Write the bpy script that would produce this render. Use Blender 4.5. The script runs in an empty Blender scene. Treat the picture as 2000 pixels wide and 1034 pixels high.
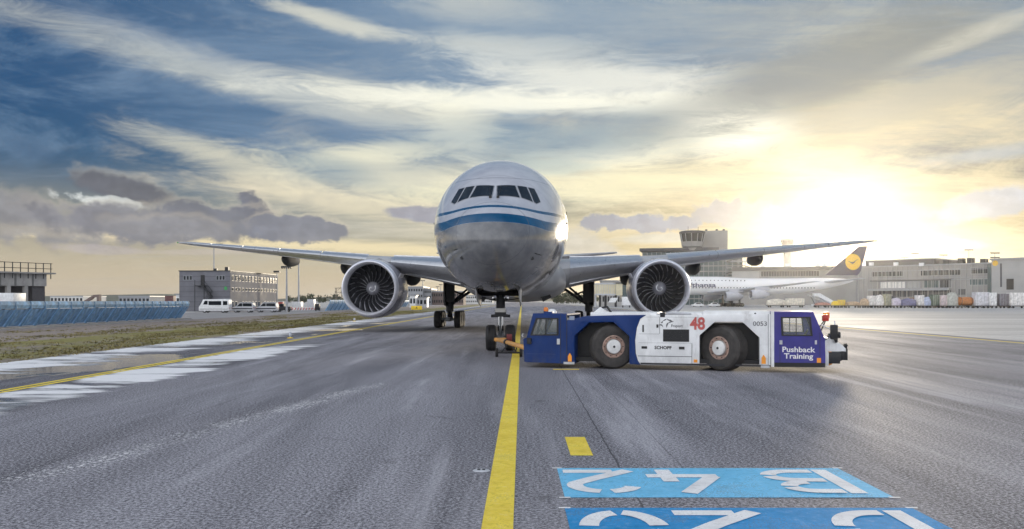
import bpy, bmesh, math, random
from mathutils import Vector, Matrix, noise
from mathutils.bvhtree import BVHTree
random.seed(7)
R = math.radians
sc = bpy.context.scene
COL = sc.collection

# ------------------------------------------------------------------ camera
CAM_H, FPX, HOR = 2.09, 1631.0, 588.0            # eye height, focal length and horizon row measured on the 2000 px photograph
cam = bpy.data.objects.new('camera', bpy.data.cameras.new('camera'))
COL.objects.link(cam)
cam.location = (0, 0, CAM_H)
cam.rotation_euler = (R(90), 0, 0)
cam.data.sensor_width = 36
cam.data.lens = FPX / 2000 * 36
cam.data.shift_y = (HOR - 517) / 2000
cam.data.clip_start = 0.1
cam.data.clip_end = 30000
sc.camera = cam

def P(px, py, d):                                # a point seen at a pixel, d metres ahead
    return Vector(((px - 1000) / FPX * d, d, CAM_H + (HOR - py) / FPX * d))
def GP(px, py):                                  # a pixel on the ground
    return P(px, py, CAM_H * FPX / (py - HOR))

# ------------------------------------------------------------------ colour and node helpers
def lin(c):
    return c / 12.92 if c <= 0.04045 else ((c + 0.055) / 1.055) ** 2.4
def rgb(r, g, b):
    return (lin(r / 255), lin(g / 255), lin(b / 255), 1)

class NT:
    def __init__(s, tree):
        s.t = tree; s.n = tree.nodes; s.l = tree.links
    def put(s, sock, v):
        if isinstance(v, bpy.types.NodeSocket):
            s.l.new(v, sock)
        elif v is not None:
            sock.default_value = v
    def math(s, op, a, b=None, c=None, clamp=False):
        n = s.n.new('ShaderNodeMath'); n.operation = op; n.use_clamp = clamp
        s.put(n.inputs[0], a)
        if b is not None: s.put(n.inputs[1], b)
        if c is not None: s.put(n.inputs[2], c)
        return n.outputs[0]
    def add(s, a, b): return s.math('ADD', a, b)
    def sub(s, a, b): return s.math('SUBTRACT', a, b)
    def mul(s, a, b): return s.math('MULTIPLY', a, b)
    def vec(s, x, y, z=0.0):
        n = s.n.new('ShaderNodeCombineXYZ')
        for i, v in enumerate((x, y, z)): s.put(n.inputs[i], v)
        return n.outputs[0]
    def sep(s, v):
        n = s.n.new('ShaderNodeSeparateXYZ'); s.put(n.inputs[0], v); return n.outputs
    def step(s, v, a, b, lo=0.0, hi=1.0, kind='SMOOTHSTEP'):
        n = s.n.new('ShaderNodeMapRange'); n.interpolation_type = kind
        for i, q in enumerate((v, a, b, lo, hi)): s.put(n.inputs[i], q)
        return n.outputs[0]
    def mix(s, f, a, b, mode='MIX'):
        n = s.n.new('ShaderNodeMix'); n.data_type = 'RGBA'; n.blend_type = mode; n.clamp_result = False; n.clamp_factor = True
        s.put(n.inputs[0], f); s.put(n.inputs[6], a); s.put(n.inputs[7], b)
        return n.outputs[2]
    def noise(s, v, scale, detail=4.0, rough=0.55, dist=0.0, color=False):
        n = s.n.new('ShaderNodeTexNoise')
        s.put(n.inputs['Vector'], v)
        n.inputs['Scale'].default_value = scale; n.inputs['Detail'].default_value = detail
        n.inputs['Roughness'].default_value = rough; n.inputs['Distortion'].default_value = dist
        return n.outputs['Color' if color else 'Fac']
    def voro(s, v, scale, feature='F1'):
        n = s.n.new('ShaderNodeTexVoronoi'); n.feature = feature
        s.put(n.inputs['Vector'], v); n.inputs['Scale'].default_value = scale
        return n.outputs
    def mapping(s, v, loc=(0, 0, 0), rot=(0, 0, 0), scale=(1, 1, 1)):
        n = s.n.new('ShaderNodeMapping'); s.put(n.inputs[0], v)
        n.inputs[1].default_value = loc; n.inputs[2].default_value = rot; n.inputs[3].default_value = scale
        return n.outputs[0]
    def ramp(s, f, stops):
        n = s.n.new('ShaderNodeValToRGB'); e = n.color_ramp.elements
        while len(e) < len(stops): e.new(0.5)
        for q, (p, c) in zip(e, stops): q.position = p; q.color = c
        s.put(n.inputs[0], f); return n.outputs[0]

# ------------------------------------------------------------------ sky and sun
SUN_AZ, SUN_EL = 21.6, 4.5                       # degrees right of the view axis, above the horizon
SKY_STRENGTH = 0.1
sun_dir = Vector((math.sin(R(SUN_AZ)) * math.cos(R(SUN_EL)), math.cos(R(SUN_AZ)) * math.cos(R(SUN_EL)), math.sin(R(SUN_EL))))
world = bpy.data.worlds.new('World'); sc.world = world; world.use_nodes = True

def build_sky():
    k = NT(world.node_tree)
    sky = k.n.new('ShaderNodeTexSky'); sky.sky_type = 'NISHITA'; sky.sun_disc = False
    sky.sun_elevation = R(SUN_EL); sky.sun_rotation = R(SUN_AZ)
    sky.air_density = 1.0; sky.dust_density = 0.6; sky.ozone_density = 2.5
    d = k.n.new('ShaderNodeTexCoord').outputs['Generated']
    x, y, z = k.sep(d)
    hyp = k.math('SQRT', k.add(k.mul(x, x), k.mul(y, y)))
    az = k.math('ARCTAN2', x, y)
    el = k.math('ARCTAN2', z, hyp)
    dot = k.n.new('ShaderNodeVectorMath'); dot.operation = 'DOT_PRODUCT'
    k.put(dot.inputs[0], d); dot.inputs[1].default_value = sun_dir
    th = k.math('ARCCOSINE', k.math('MINIMUM', dot.outputs['Value'], 0.99999))      # angle from the sun, radians
    se = k.vec(az, el)
    K = 0.88 / SKY_STRENGTH
    def C(r, g, b, m=1.0):
        c = rgb(r, g, b); return (c[0] * K * m, c[1] * K * m, c[2] * K * m, 1)
    near = k.step(th, 0.02, 0.55, 1, 0, 'SMOOTHERSTEP')      # 1 at the sun, 0 far from it
    far = k.step(th, 0.40, 1.00)
    # clear air: the sky model, calmed near the sun and deepened away from it
    hs = k.n.new('ShaderNodeHueSaturation'); hs.inputs['Saturation'].default_value = 1.5
    k.put(hs.inputs['Color'], sky.outputs[0])
    air = k.mix(1.0, hs.outputs[0], k.mix(near, (0.24, 0.34, 0.52, 1), (0.045, 0.050, 0.055, 1)), 'MULTIPLY')
    air = k.mix(k.step(el, 0.05, 0.26, 0.0, 0.85), air, k.mix(far, C(116, 142, 168), C(40, 78, 118)))
    warm = k.step(el, 0.0, 0.17, 1, 0)
    air = k.mix(k.mul(warm, 0.75), air, k.mix(near, C(216, 200, 178), C(240, 220, 172)))
    # high cloud layer, seen in perspective on a plane overhead
    zz = k.math('MAXIMUM', k.add(z, 0.10), 0.05)
    pl = k.vec(k.math('DIVIDE', x, zz), k.math('DIVIDE', y, zz))
    pr = k.mapping(pl, (0.3, 0.7, 0), (0, 0, R(-52)), (0.32, 1.25, 1))
    wv = k.noise(pl, 0.9, 3, 0.5, 0, True)
    vm = k.n.new('ShaderNodeVectorMath'); vm.operation = 'MULTIPLY_ADD'
    k.put(vm.inputs[0], wv); vm.inputs[1].default_value = (0.55, 0.55, 0); k.put(vm.inputs[2], pr)
    n1 = k.noise(vm.outputs[0], 1.25, 10, 0.70, 0.5)
    n2 = k.noise(k.mapping(se, (0.2, 0.1, 0), (0, 0, R(8)), (1.0, 3.4, 1)), 5.5, 9, 0.70, 0.7)
    cover = k.step(th, 0.1, 1.0, 0.12, -0.13)
    m1 = k.step(k.add(n1, cover), 0.42, 0.82, 0, 0.85)
    m2 = k.step(k.add(n2, k.mul(cover, 0.8)), 0.45, 0.78, 0, 0.6)
    high = k.step(el, 0.10, 0.34)
    lit = k.mix(high, k.mix(near, C(212, 204, 184), C(226, 208, 168)), k.mix(near, C(166, 176, 180), C(180, 177, 162)))
    lit = k.mix(far, lit, C(136, 152, 170))
    c = k.mix(m1, air, lit)
    c = k.mix(m2, c, k.mix(high, k.mix(near, C(210, 202, 182), C(240, 222, 176)), lit))
    # darker, thicker veils high on the sunward side
    n3 = k.noise(k.mapping(se, (4.2, 1.3, 0), (0, 0, R(-22)), (1.0, 2.6, 1)), 4.2, 9, 0.68, 0.8)
    m3 = k.mul(k.step(n3, 0.42, 0.66, 0, 0.80), k.mul(k.step(el, 0.07, 0.20), k.step(th, 0.10, 0.24)))
    c = k.mix(m3, c, k.mix(near, C(108, 132, 158), C(142, 148, 150)))
    away = k.mul(k.step(th, 0.95, 1.75), k.step(el, 1.0, 0.30, 0.62, 1.0))
    c = k.mix(k.mul(away, k.step(n1, 0.26, 0.60, 0.35, 0.95)), c, C(248, 250, 254, 1.6))  # unseen bright cloud behind the viewer, added to fill the shaded faces
    # edge noises for single clouds
    e_soft = k.sub(k.noise(se, 14, 8, 0.64, 0.2), 0.5)
    e_streak = k.sub(k.noise(k.mapping(se, (0, 0, 0), (0, 0, R(11)), (1, 5, 1)), 9, 9, 0.74, 0.9), 0.5)
    e_puff = k.sub(k.noise(k.mapping(se, (0, 0, 0), (0, 0, 0), (1, 1.5, 1)), 26, 8, 0.6, 0.1), 0.5)
    def cloud(c, px, py, wpx, hpx, rot, op, col, ns, amp, soft):
        a0 = math.atan((px - 1000) / FPX)
        m = k.n.new('ShaderNodeMapping'); m.vector_type = 'TEXTURE'; k.put(m.inputs[0], se)
        m.inputs[1].default_value = (a0, math.atan((HOR - py) / FPX * math.cos(a0)), 0)
        m.inputs[2].default_value = (0, 0, R(rot))
        m.inputs[3].default_value = (wpx / FPX * math.cos(a0) ** 2, hpx / FPX * math.cos(a0), 1)
        ln = k.n.new('ShaderNodeVectorMath'); ln.operation = 'LENGTH'; k.put(ln.inputs[0], m.outputs[0])
        r = k.math('MULTIPLY_ADD', ns, amp, ln.outputs['Value'])
        return k.mix(k.step(r, 1 + soft, 1 - soft, 0, op), c, col)
    e_soft = k.add(k.mul(e_soft, 0.75), k.mul(e_puff, 0.55))
    e_puff = k.add(k.mul(e_puff, 0.9), k.mul(k.sub(k.noise(se, 70, 5, 0.6), 0.5), 0.45))
    ef = k.step(k.add(e_puff, k.mul(e_soft, 0.8)), -0.16, 0.16)
    # bright combed streaks
    for px, py, w, h, rot, op, col in (
            (520, 168, 520, 26, -11, .62, C(196, 198, 190)), (390, 108, 330, 20, -14, .35, C(160, 170, 180)),
            (650, 42, 110, 13, -10, .75, C(214, 212, 196)), (930, 12, 110, 26, -2, .7, C(208, 206, 192)),
            (760, 195, 150, 26, -10, .55, C(214, 212, 196)), (1000, 86, 190, 16, -3, .6, C(228, 226, 210)), (1170, 158, 230, 36, -4, .75, C(232, 232, 222)), (1060, 130, 150, 30, -8, .5, C(214, 216, 208)),
            (1010, 200, 360, 20, -2, .75, C(252, 250, 232)), (900, 250, 70, 42, -35, .55, C(236, 234, 214)),
            (430, 300, 150, 20, -12, .55, C(208, 206, 188)), (520, 345, 170, 26, -16, .5, C(214, 208, 186)),
            (760, 296, 130, 16, 4, .6, C(240, 236, 208)), (800, 350, 220, 40, -6, .55, C(240, 234, 204)),
            (1490, 205, 66, 16, 14, .7, C(250, 246, 222)), (1870, 80, 130, 15, 16, .7, C(226, 222, 206)),
            (1430, 248, 110, 50, -8, .95, C(255, 252, 232, 1.25)), (1250, 300, 230, 26, 6, .6, C(255, 252, 226)),
            (700, 400, 260, 24, -6, .5, C(244, 230, 196)), (100, 455, 300, 8, -1, .6, C(246, 226, 180)),
            (560, 476, 520, 12, -2, .6, C(250, 232, 186)), (1200, 360, 330, 30, 3, .5, C(255, 248, 208))):
        c = cloud(c, px, py, w, h, rot, op, col, e_streak, 2.6, 0.75)
    # grey banks
    for px, py, w, h, rot, op, col in (
            (1230, 258, 150, 40, 2, .62, C(152, 166, 172)), (1010, 275, 200, 40, 0, .5, C(140, 160, 172)),
            (1640, 140, 300, 58, 16, .80, C(134, 138, 136)), (1500, 175, 200, 40, 12, .60, C(132, 140, 146)), (1760, 205, 240, 36, 12, .70, C(176, 170, 150)), (1560, 300, 200, 26, 4, .45, C(214, 196, 156)),
            (1800, 190, 220, 30, 10, .35, C(176, 176, 172)), (1940, 300, 130, 14, 3, .7, C(168, 176, 184)),
            (1100, 50, 320, 50, -4, .5, C(126, 148, 170)), (60, 290, 60, 14, -20, .4, C(66, 92, 122)),
            (1080, 325, 90, 16, -4, .5, C(160, 178, 180)), (640, 330, 90, 24, -10, .4, C(122, 146, 162))):
        c = cloud(c, px, py, w, h, rot, op, col, e_streak, 1.9, 0.7)
    # low cumulus, shaded sides towards the viewer
    for px, py, w, h, rot, op, col, ns, amp, soft in (
            (40, 425, 300, 46, -4, .78, C(132, 133, 140), e_soft, 3.4, 0.31), (235, 370, 96, 26, -8, .85, C(94, 96, 106), e_soft, 2.6, 0.25),
            (205, 396, 82, 14, -8, .80, C(206, 210, 208), e_puff, 3.2, 0.25), (240, 432, 190, 32, -4, .85, C(120, 121, 130), e_soft, 2.6, 0.25),
            (488, 404, 40, 22, -40, .9, C(104, 107, 120), e_puff, 2.6, 0.19), (420, 434, 130, 36, -4, .9, C(112, 115, 126), e_soft, 2.6, 0.19),
            (575, 448, 100, 27, -2, .92, C(124, 127, 138), e_puff, 1.6, 0.12), (330, 448, 130, 24, 0, .75, C(132, 133, 140), e_soft, 2.4, 0.25),
            (200, 488, 90, 9, -2, .6, C(176, 168, 168), e_soft, 2.4, 0.31), (420, 492, 120, 6, 2, .4, C(190, 180, 176), e_soft, 2.4, 0.31),
            (830, 420, 86, 14, -4, .85, C(146, 148, 164), e_soft, 2.8, 0.25), (1250, 436, 100, 17, -2, .88, C(150, 154, 170), e_puff, 2.6, 0.17),
            (1440, 418, 84, 27, -6, .85, C(168, 166, 172), e_puff, 2.4, 0.16), (1525, 420, 40, 14, -10, .6, C(210, 202, 190), e_puff, 2.4, 0.25),
            (1935, 398, 110, 24, 14, .75, C(170, 178, 196), e_soft, 2.8, 0.28), (1850, 478, 74, 12, -3, .7, C(200, 204, 212), e_soft, 2.6, 0.31),
            (1150, 490, 70, 26, -18, .5, C(196, 196, 196), e_soft, 2.8, 0.37), (1290, 466, 70, 10, 0, .5, C(200, 202, 200), e_soft, 2.6, 0.37)):
        if py > 360 and op > .7 and col[0] < 5.2:      # thin sunlit rim showing past the upper edge
            c = cloud(c, px + 7, py - 7, w, h * 1.02, rot, op * .28, k.mix(near, C(226, 214, 190), C(255, 244, 206)), ns, amp, soft)
        c = cloud(c, px, py, w, h, rot, op, k.mix(ef, tuple(v * .92 for v in col[:3]) + (1,), tuple(v * 1.12 for v in col[:3]) + (1,)), ns, amp, soft)
    # the sun's own glow in thin cloud
    g1 = k.math('EXPONENT', k.mul(th, -30.0)); g2 = k.math('EXPONENT', k.mul(th, -5.0))
    c = k.mix(1.0, c, k.mix(k.mul(g1, 1.0), (0, 0, 0, 1), C(255, 238, 196, 2.1)), 'ADD')
    c = k.mix(1.0, c, k.mix(k.mul(g2, 1.0), (0, 0, 0, 1), C(255, 228, 168, 0.11)), 'ADD')
    bg = k.n['Background']; k.put(bg.inputs[0], c); bg.inputs[1].default_value = SKY_STRENGTH
build_sky()
world.cycles.sampling_method = 'MANUAL'
world.cycles.sample_map_resolution = 256

sun = bpy.data.objects.new('sun', bpy.data.lights.new('sun', 'SUN'))
COL.objects.link(sun)
sun.data.energy = 2.0
sun.data.angle = R(5.0)                         # veiled by thin cloud: soft-edged shadows
sun.data.color = (1.0, 0.86, 0.66)
sun.location = sun_dir * 200
sun.rotation_euler = sun_dir.to_track_quat('Z', 'Y').to_euler()

sc.view_settings.view_transform = 'Standard'
sc.view_settings.look = 'None'
sc.view_settings.exposure = 0.4
sc.view_settings.gamma = 1.0
sc.cycles.use_denoising = True
sc.cycles.max_bounces = 6
sc.cycles.volume_bounces = 1
sc.cycles.use_adaptive_sampling = True
sc.cycles.adaptive_threshold = 0.02
sc.cycles.adaptive_min_samples = 12

# ------------------------------------------------------------------ materials
MATS = {}
def mat(name, col, rough=0.5, metal=0.0, var=0.12, vscale=3.0, bump=0.0, bscale=40.0, spec=0.5, coat=0.0, dirt=0.0, dirtcol=(0.10, 0.085, 0.07, 1), low=0.0, rnd=0.0):
    if name in MATS: return MATS[name]
    m = bpy.data.materials.new(name); m.use_nodes = True
    k = NT(m.node_tree); b = k.n['Principled BSDF']
    co = k.n.new('ShaderNodeTexCoord').outputs['Object']
    n = k.noise(co, vscale, 5, 0.6)
    c4 = (col[0], col[1], col[2], 1)
    c = k.mix(k.step(n, 0.3, 0.7), tuple(v * (1 - var) for v in c4[:3]) + (1,), tuple(min(1, v * (1 + var)) for v in c4[:3]) + (1,))
    if dirt:
        n2 = k.noise(k.mapping(co, (3, 1, 2), (0, 0, 0), (1, 1, 0.35)), vscale * 1.7, 6, 0.7)
        c = k.mix(k.step(n2, 0.52, 0.78, 0, dirt), c, dirtcol)
    if low:                                          # road grime thrown up onto the lower panels
        lz = k.sep(co)[2]
        lg = k.mul(k.step(lz, low, 0.15, 0, 1), k.step(k.noise(k.mapping(co, (0, 0, 0), (0, 0, 0), (1, 1, 0.5)), 5.0, 6, 0.7), 0.35, 0.7))
        c = k.mix(k.mul(lg, 0.55), c, tuple(0.5 * v + 0.05 for v in c4[:3]) + (1,))
    if rnd:                                          # every piece weathered a little differently
        oi = k.n.new('ShaderNodeObjectInfo').outputs['Random']
        c = k.mix(k.step(oi, 0, 1, 0, rnd, 'LINEAR'), c, tuple(v * 0.45 for v in c4[:3]) + (1,))
    k.put(b.inputs['Base Color'], c)
    b.inputs['Metallic'].default_value = metal
    k.put(b.inputs['Roughness'], k.step(n, 0.2, 0.8, max(0.02, rough * 0.85), min(1, rough * 1.15), 'LINEAR'))
    b.inputs['Specular IOR Level'].default_value = spec
    b.inputs['Coat Weight'].default_value = coat
    b.inputs['Coat Roughness'].default_value = 0.06
    if bump:
        bn = k.n.new('ShaderNodeBump'); bn.inputs['Strength'].default_value = bump; bn.inputs['Distance'].default_value = 0.02
        k.put(bn.inputs['Height'], k.noise(co, bscale, 4, 0.6)); k.l.new(bn.outputs[0], b.inputs['Normal'])
    MATS[name] = m
    return m

def glass(name, col=(0.02, 0.025, 0.03), rough=0.05, alpha=1.0, spec=0.5):
    if name in MATS: return MATS[name]
    m = bpy.data.materials.new(name); m.use_nodes = True
    k = NT(m.node_tree); b = k.n['Principled BSDF']
    co = k.n.new('ShaderNodeTexCoord').outputs['Object']
    k.put(b.inputs['Roughness'], k.step(k.noise(co, 2.5, 4), 0.3, 0.8, rough, rough + 0.10))
    b.inputs['Base Color'].default_value = (*col, 1)
    b.inputs['Alpha'].default_value = alpha; b.inputs['Specular IOR Level'].default_value = spec
    MATS[name] = m
    return m

M_RUBBER = mat('rubber', (0.022, 0.021, 0.022), 0.75, var=0.3, bump=0.3, bscale=30, dirt=0.35, dirtcol=(0.09, 0.085, 0.08, 1))
M_DARK = mat('dark_steel', (0.03, 0.032, 0.036), 0.5, 0.3, dirt=0.3)
M_GEAR = mat('gear_paint', (0.16, 0.17, 0.18), 0.42, 0.2, dirt=0.5, dirtcol=(0.03, 0.028, 0.025, 1))
M_CHROME = mat('polished_steel', (0.75, 0.76, 0.78), 0.14, 1.0, var=0.05)
M_WHITE = mat('white_paint', (0.74, 0.75, 0.76), 0.38, dirt=0.25, dirtcol=(0.35, 0.33, 0.30, 1))
M_GREY = mat('grey_paint', (0.32, 0.33, 0.35), 0.45, dirt=0.3)
M_LGREY = mat('light_grey_paint', (0.50, 0.51, 0.54), 0.42, dirt=0.2, dirtcol=(0.25, 0.24, 0.23, 1))
M_BLACK = mat('black_plastic', (0.012, 0.012, 0.014), 0.5)
M_AMBER = mat('amber_lens', (0.75, 0.20, 0.02), 0.25)
M_ORANGE = mat('orange_reflector', (0.90, 0.33, 0.03), 0.35)
M_RED = mat('red_lens', (0.45, 0.03, 0.02), 0.25)
M_YELLOW = mat('yellow_paint', (0.80, 0.55, 0.03), 0.5)
M_CONC = mat('concrete', (0.33, 0.32, 0.31), 0.85, var=0.2, vscale=0.8, bump=0.3, bscale=8, dirt=0.4, dirtcol=(0.14, 0.13, 0.12, 1))

# ------------------------------------------------------------------ mesh helpers
class MB:
    def __init__(s): s.v = []; s.f = []
    def poly(s, pts):
        b = len(s.v); s.v += [Vector(p) for p in pts]; s.f.append(tuple(range(b, b + len(pts)))); return s
    def box(s, c, d, rz=0.0, rx=0.0, ry=0.0):
        b = len(s.v); m = Matrix.Rotation(rz, 3, 'Z') @ Matrix.Rotation(ry, 3, 'Y') @ Matrix.Rotation(rx, 3, 'X')
        for x in (-.5, .5):
            for y in (-.5, .5):
                for z in (-.5, .5):
                    s.v.append(Vector(c) + m @ Vector((x * d[0], y * d[1], z * d[2])))
        s.f += [tuple(b + i for i in q) for q in ((0, 1, 3, 2), (4, 6, 7, 5), (0, 4, 5, 1), (2, 3, 7, 6), (0, 2, 6, 4), (1, 5, 7, 3))]
        return s
    def bb(s, x0, x1, y0, y1, z0, z1):
        return s.box(((x0 + x1) / 2, (y0 + y1) / 2, (z0 + z1) / 2), (abs(x1 - x0), abs(y1 - y0), abs(z1 - z0)))
    def prism(s, poly, fn, c0, c1):                 # poly of (a, b); fn(a, b, c) -> point
        b = len(s.v); n = len(poly)
        s.v += [Vector(fn(p[0], p[1], c0)) for p in poly] + [Vector(fn(p[0], p[1], c1)) for p in poly]
        s.f.append(tuple(range(b + n - 1, b - 1, -1))); s.f.append(tuple(range(b + n, b + 2 * n)))
        for i in range(n):
            j = (i + 1) % n; s.f.append((b + i, b + j, b + n + j, b + n + i))
        return s
    def loft(s, rings, cap0=True, cap1=True, closed=True):
        b = len(s.v); n = len(rings[0])
        for r in rings: s.v += [Vector(p) for p in r]
        for i in range(len(rings) - 1):
            for j in range(n if closed else n - 1):
                q = (j + 1) % n
                s.f.append((b + i * n + j, b + i * n + q, b + (i + 1) * n + q, b + (i + 1) * n + j))
        if cap0: s.f.append(tuple(range(b + n - 1, b - 1, -1)))
        if cap1: e = b + (len(rings) - 1) * n; s.f.append(tuple(range(e, e + n)))
        return s
    def tube(s, pts, r, n=10, cap=True):
        pts = [Vector(p) for p in pts]; rs = r if isinstance(r, (list, tuple)) else [r] * len(pts)
        rings = []; ref = None
        for i, p in enumerate(pts):
            t = (pts[min(i + 1, len(pts) - 1)] - pts[max(i - 1, 0)]).normalized()
            if ref is None: ref = Vector((0, 0, 1)) if abs(t.z) < 0.9 else Vector((1, 0, 0))
            a = t.cross(ref).normalized(); c = a.cross(t).normalized(); ref = c
            rings.append([p + (a * math.cos(2 * math.pi * q / n) + c * math.sin(2 * math.pi * q / n)) * rs[i] for q in range(n)])
        return s.loft(rings, cap, cap)
    def lathe(s, prof, o=(0, 0, 0), axis='Y', n=32, cap0=False, cap1=False):   # prof: (radius, along)
        o = Vector(o); rings = []
        for r, t in prof:
            ring = []
            for q in range(n):
                a = 2 * math.pi * q / n; x, y = r * math.cos(a), r * math.sin(a)
                ring.append(o + Vector({'Y': (x, t, y), 'X': (t, x, y), 'Z': (x, y, t)}[axis]))
            rings.append(ring)
        return s.loft(rings, cap0, cap1)
    def build(s, name, m, parent=None, smooth=None, bevel=0.0, loc=None, rot=None, fix=True):
        me = bpy.data.meshes.new(name); me.from_pydata([tuple(v) for v in s.v], [], s.f)
        if fix or bevel:
            bm = bmesh.new(); bm.from_mesh(me)
            if fix: bmesh.ops.recalc_face_normals(bm, faces=bm.faces)
            if bevel:
                es = [e for e in bm.edges if len(e.link_faces) == 2 and e.calc_face_angle(0) > R(25)]
                bmesh.ops.bevel(bm, geom=es, offset=bevel, segments=2, affect='EDGES', profile=0.6, clamp_overlap=True)
            bm.to_mesh(me); bm.free()
        if smooth or bevel:
            me.shade_smooth(); me.set_sharp_from_angle(angle=R(smooth or 35))
        me.materials.append(m)
        return link(name, me, parent, loc, rot)

def link(name, me, parent=None, loc=None, rot=None):
    o = bpy.data.objects.new(name, me); COL.objects.link(o)
    if parent is not None: o.parent = parent
    if loc is not None: o.location = loc
    if rot is not None: o.rotation_euler = rot
    return o
def tag(o, label, cat, group=None):
    o['label'] = label; o['category'] = cat
    if group: o['group'] = group
    return o
def thing(name, label, cat, loc=(0, 0, 0), rz=0.0, group=None):
    o = link(name, None, None, loc, (0, 0, rz)); o.empty_display_size = 0.3
    return tag(o, label, cat, group)
def struct(o, kind='structure'):
    o['kind'] = kind; return o
def text_mesh(name, s, size, m, parent=None, loc=None, rot=None, bold=0.0, sx=1.0, shear=0.0, align='CENTER', space=1.0):
    cu = bpy.data.curves.new('lettering', 'FONT'); cu.body = s; cu.size = size; cu.align_x = align; cu.align_y = 'CENTER'
    cu.offset = bold; cu.shear = shear; cu.fill_mode = 'FRONT'; cu.resolution_u = 3; cu.space_character = space
    t = bpy.data.objects.new('lettering', cu); COL.objects.link(t)
    dg = bpy.context.evaluated_depsgraph_get(); me = bpy.data.meshes.new_from_object(t.evaluated_get(dg))
    bpy.data.objects.remove(t); bpy.data.curves.remove(cu)
    for v in me.vertices: v.co.x *= sx
    me.materials.clear(); me.materials.append(m); me.name = name
    return link(name, me, parent, loc, rot)

# ------------------------------------------------------------------ ground
LINE_DX = 0.01165                                  # the taxiway runs slightly to the right of the view axis
TW_ROT = -math.atan(LINE_DX)
def sheet(name, x0, x1, y0, y1, z, m, nx=1, ny=1, rot=TW_ROT):
    mb = MB(); vs = []
    for j in range(ny + 1):
        for i in range(nx + 1):
            mb.v.append(Vector((x0 + (x1 - x0) * i / nx, y0 + (y1 - y0) * j / ny, 0)))
    for j in range(ny):
        for i in range(nx):
            a = j * (nx + 1) + i; mb.f.append((a, a + 1, a + nx + 2, a + nx + 1))
    return mb.build(name, m, None, loc=(0, 0, z), rot=(0, 0, rot), fix=False)

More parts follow.
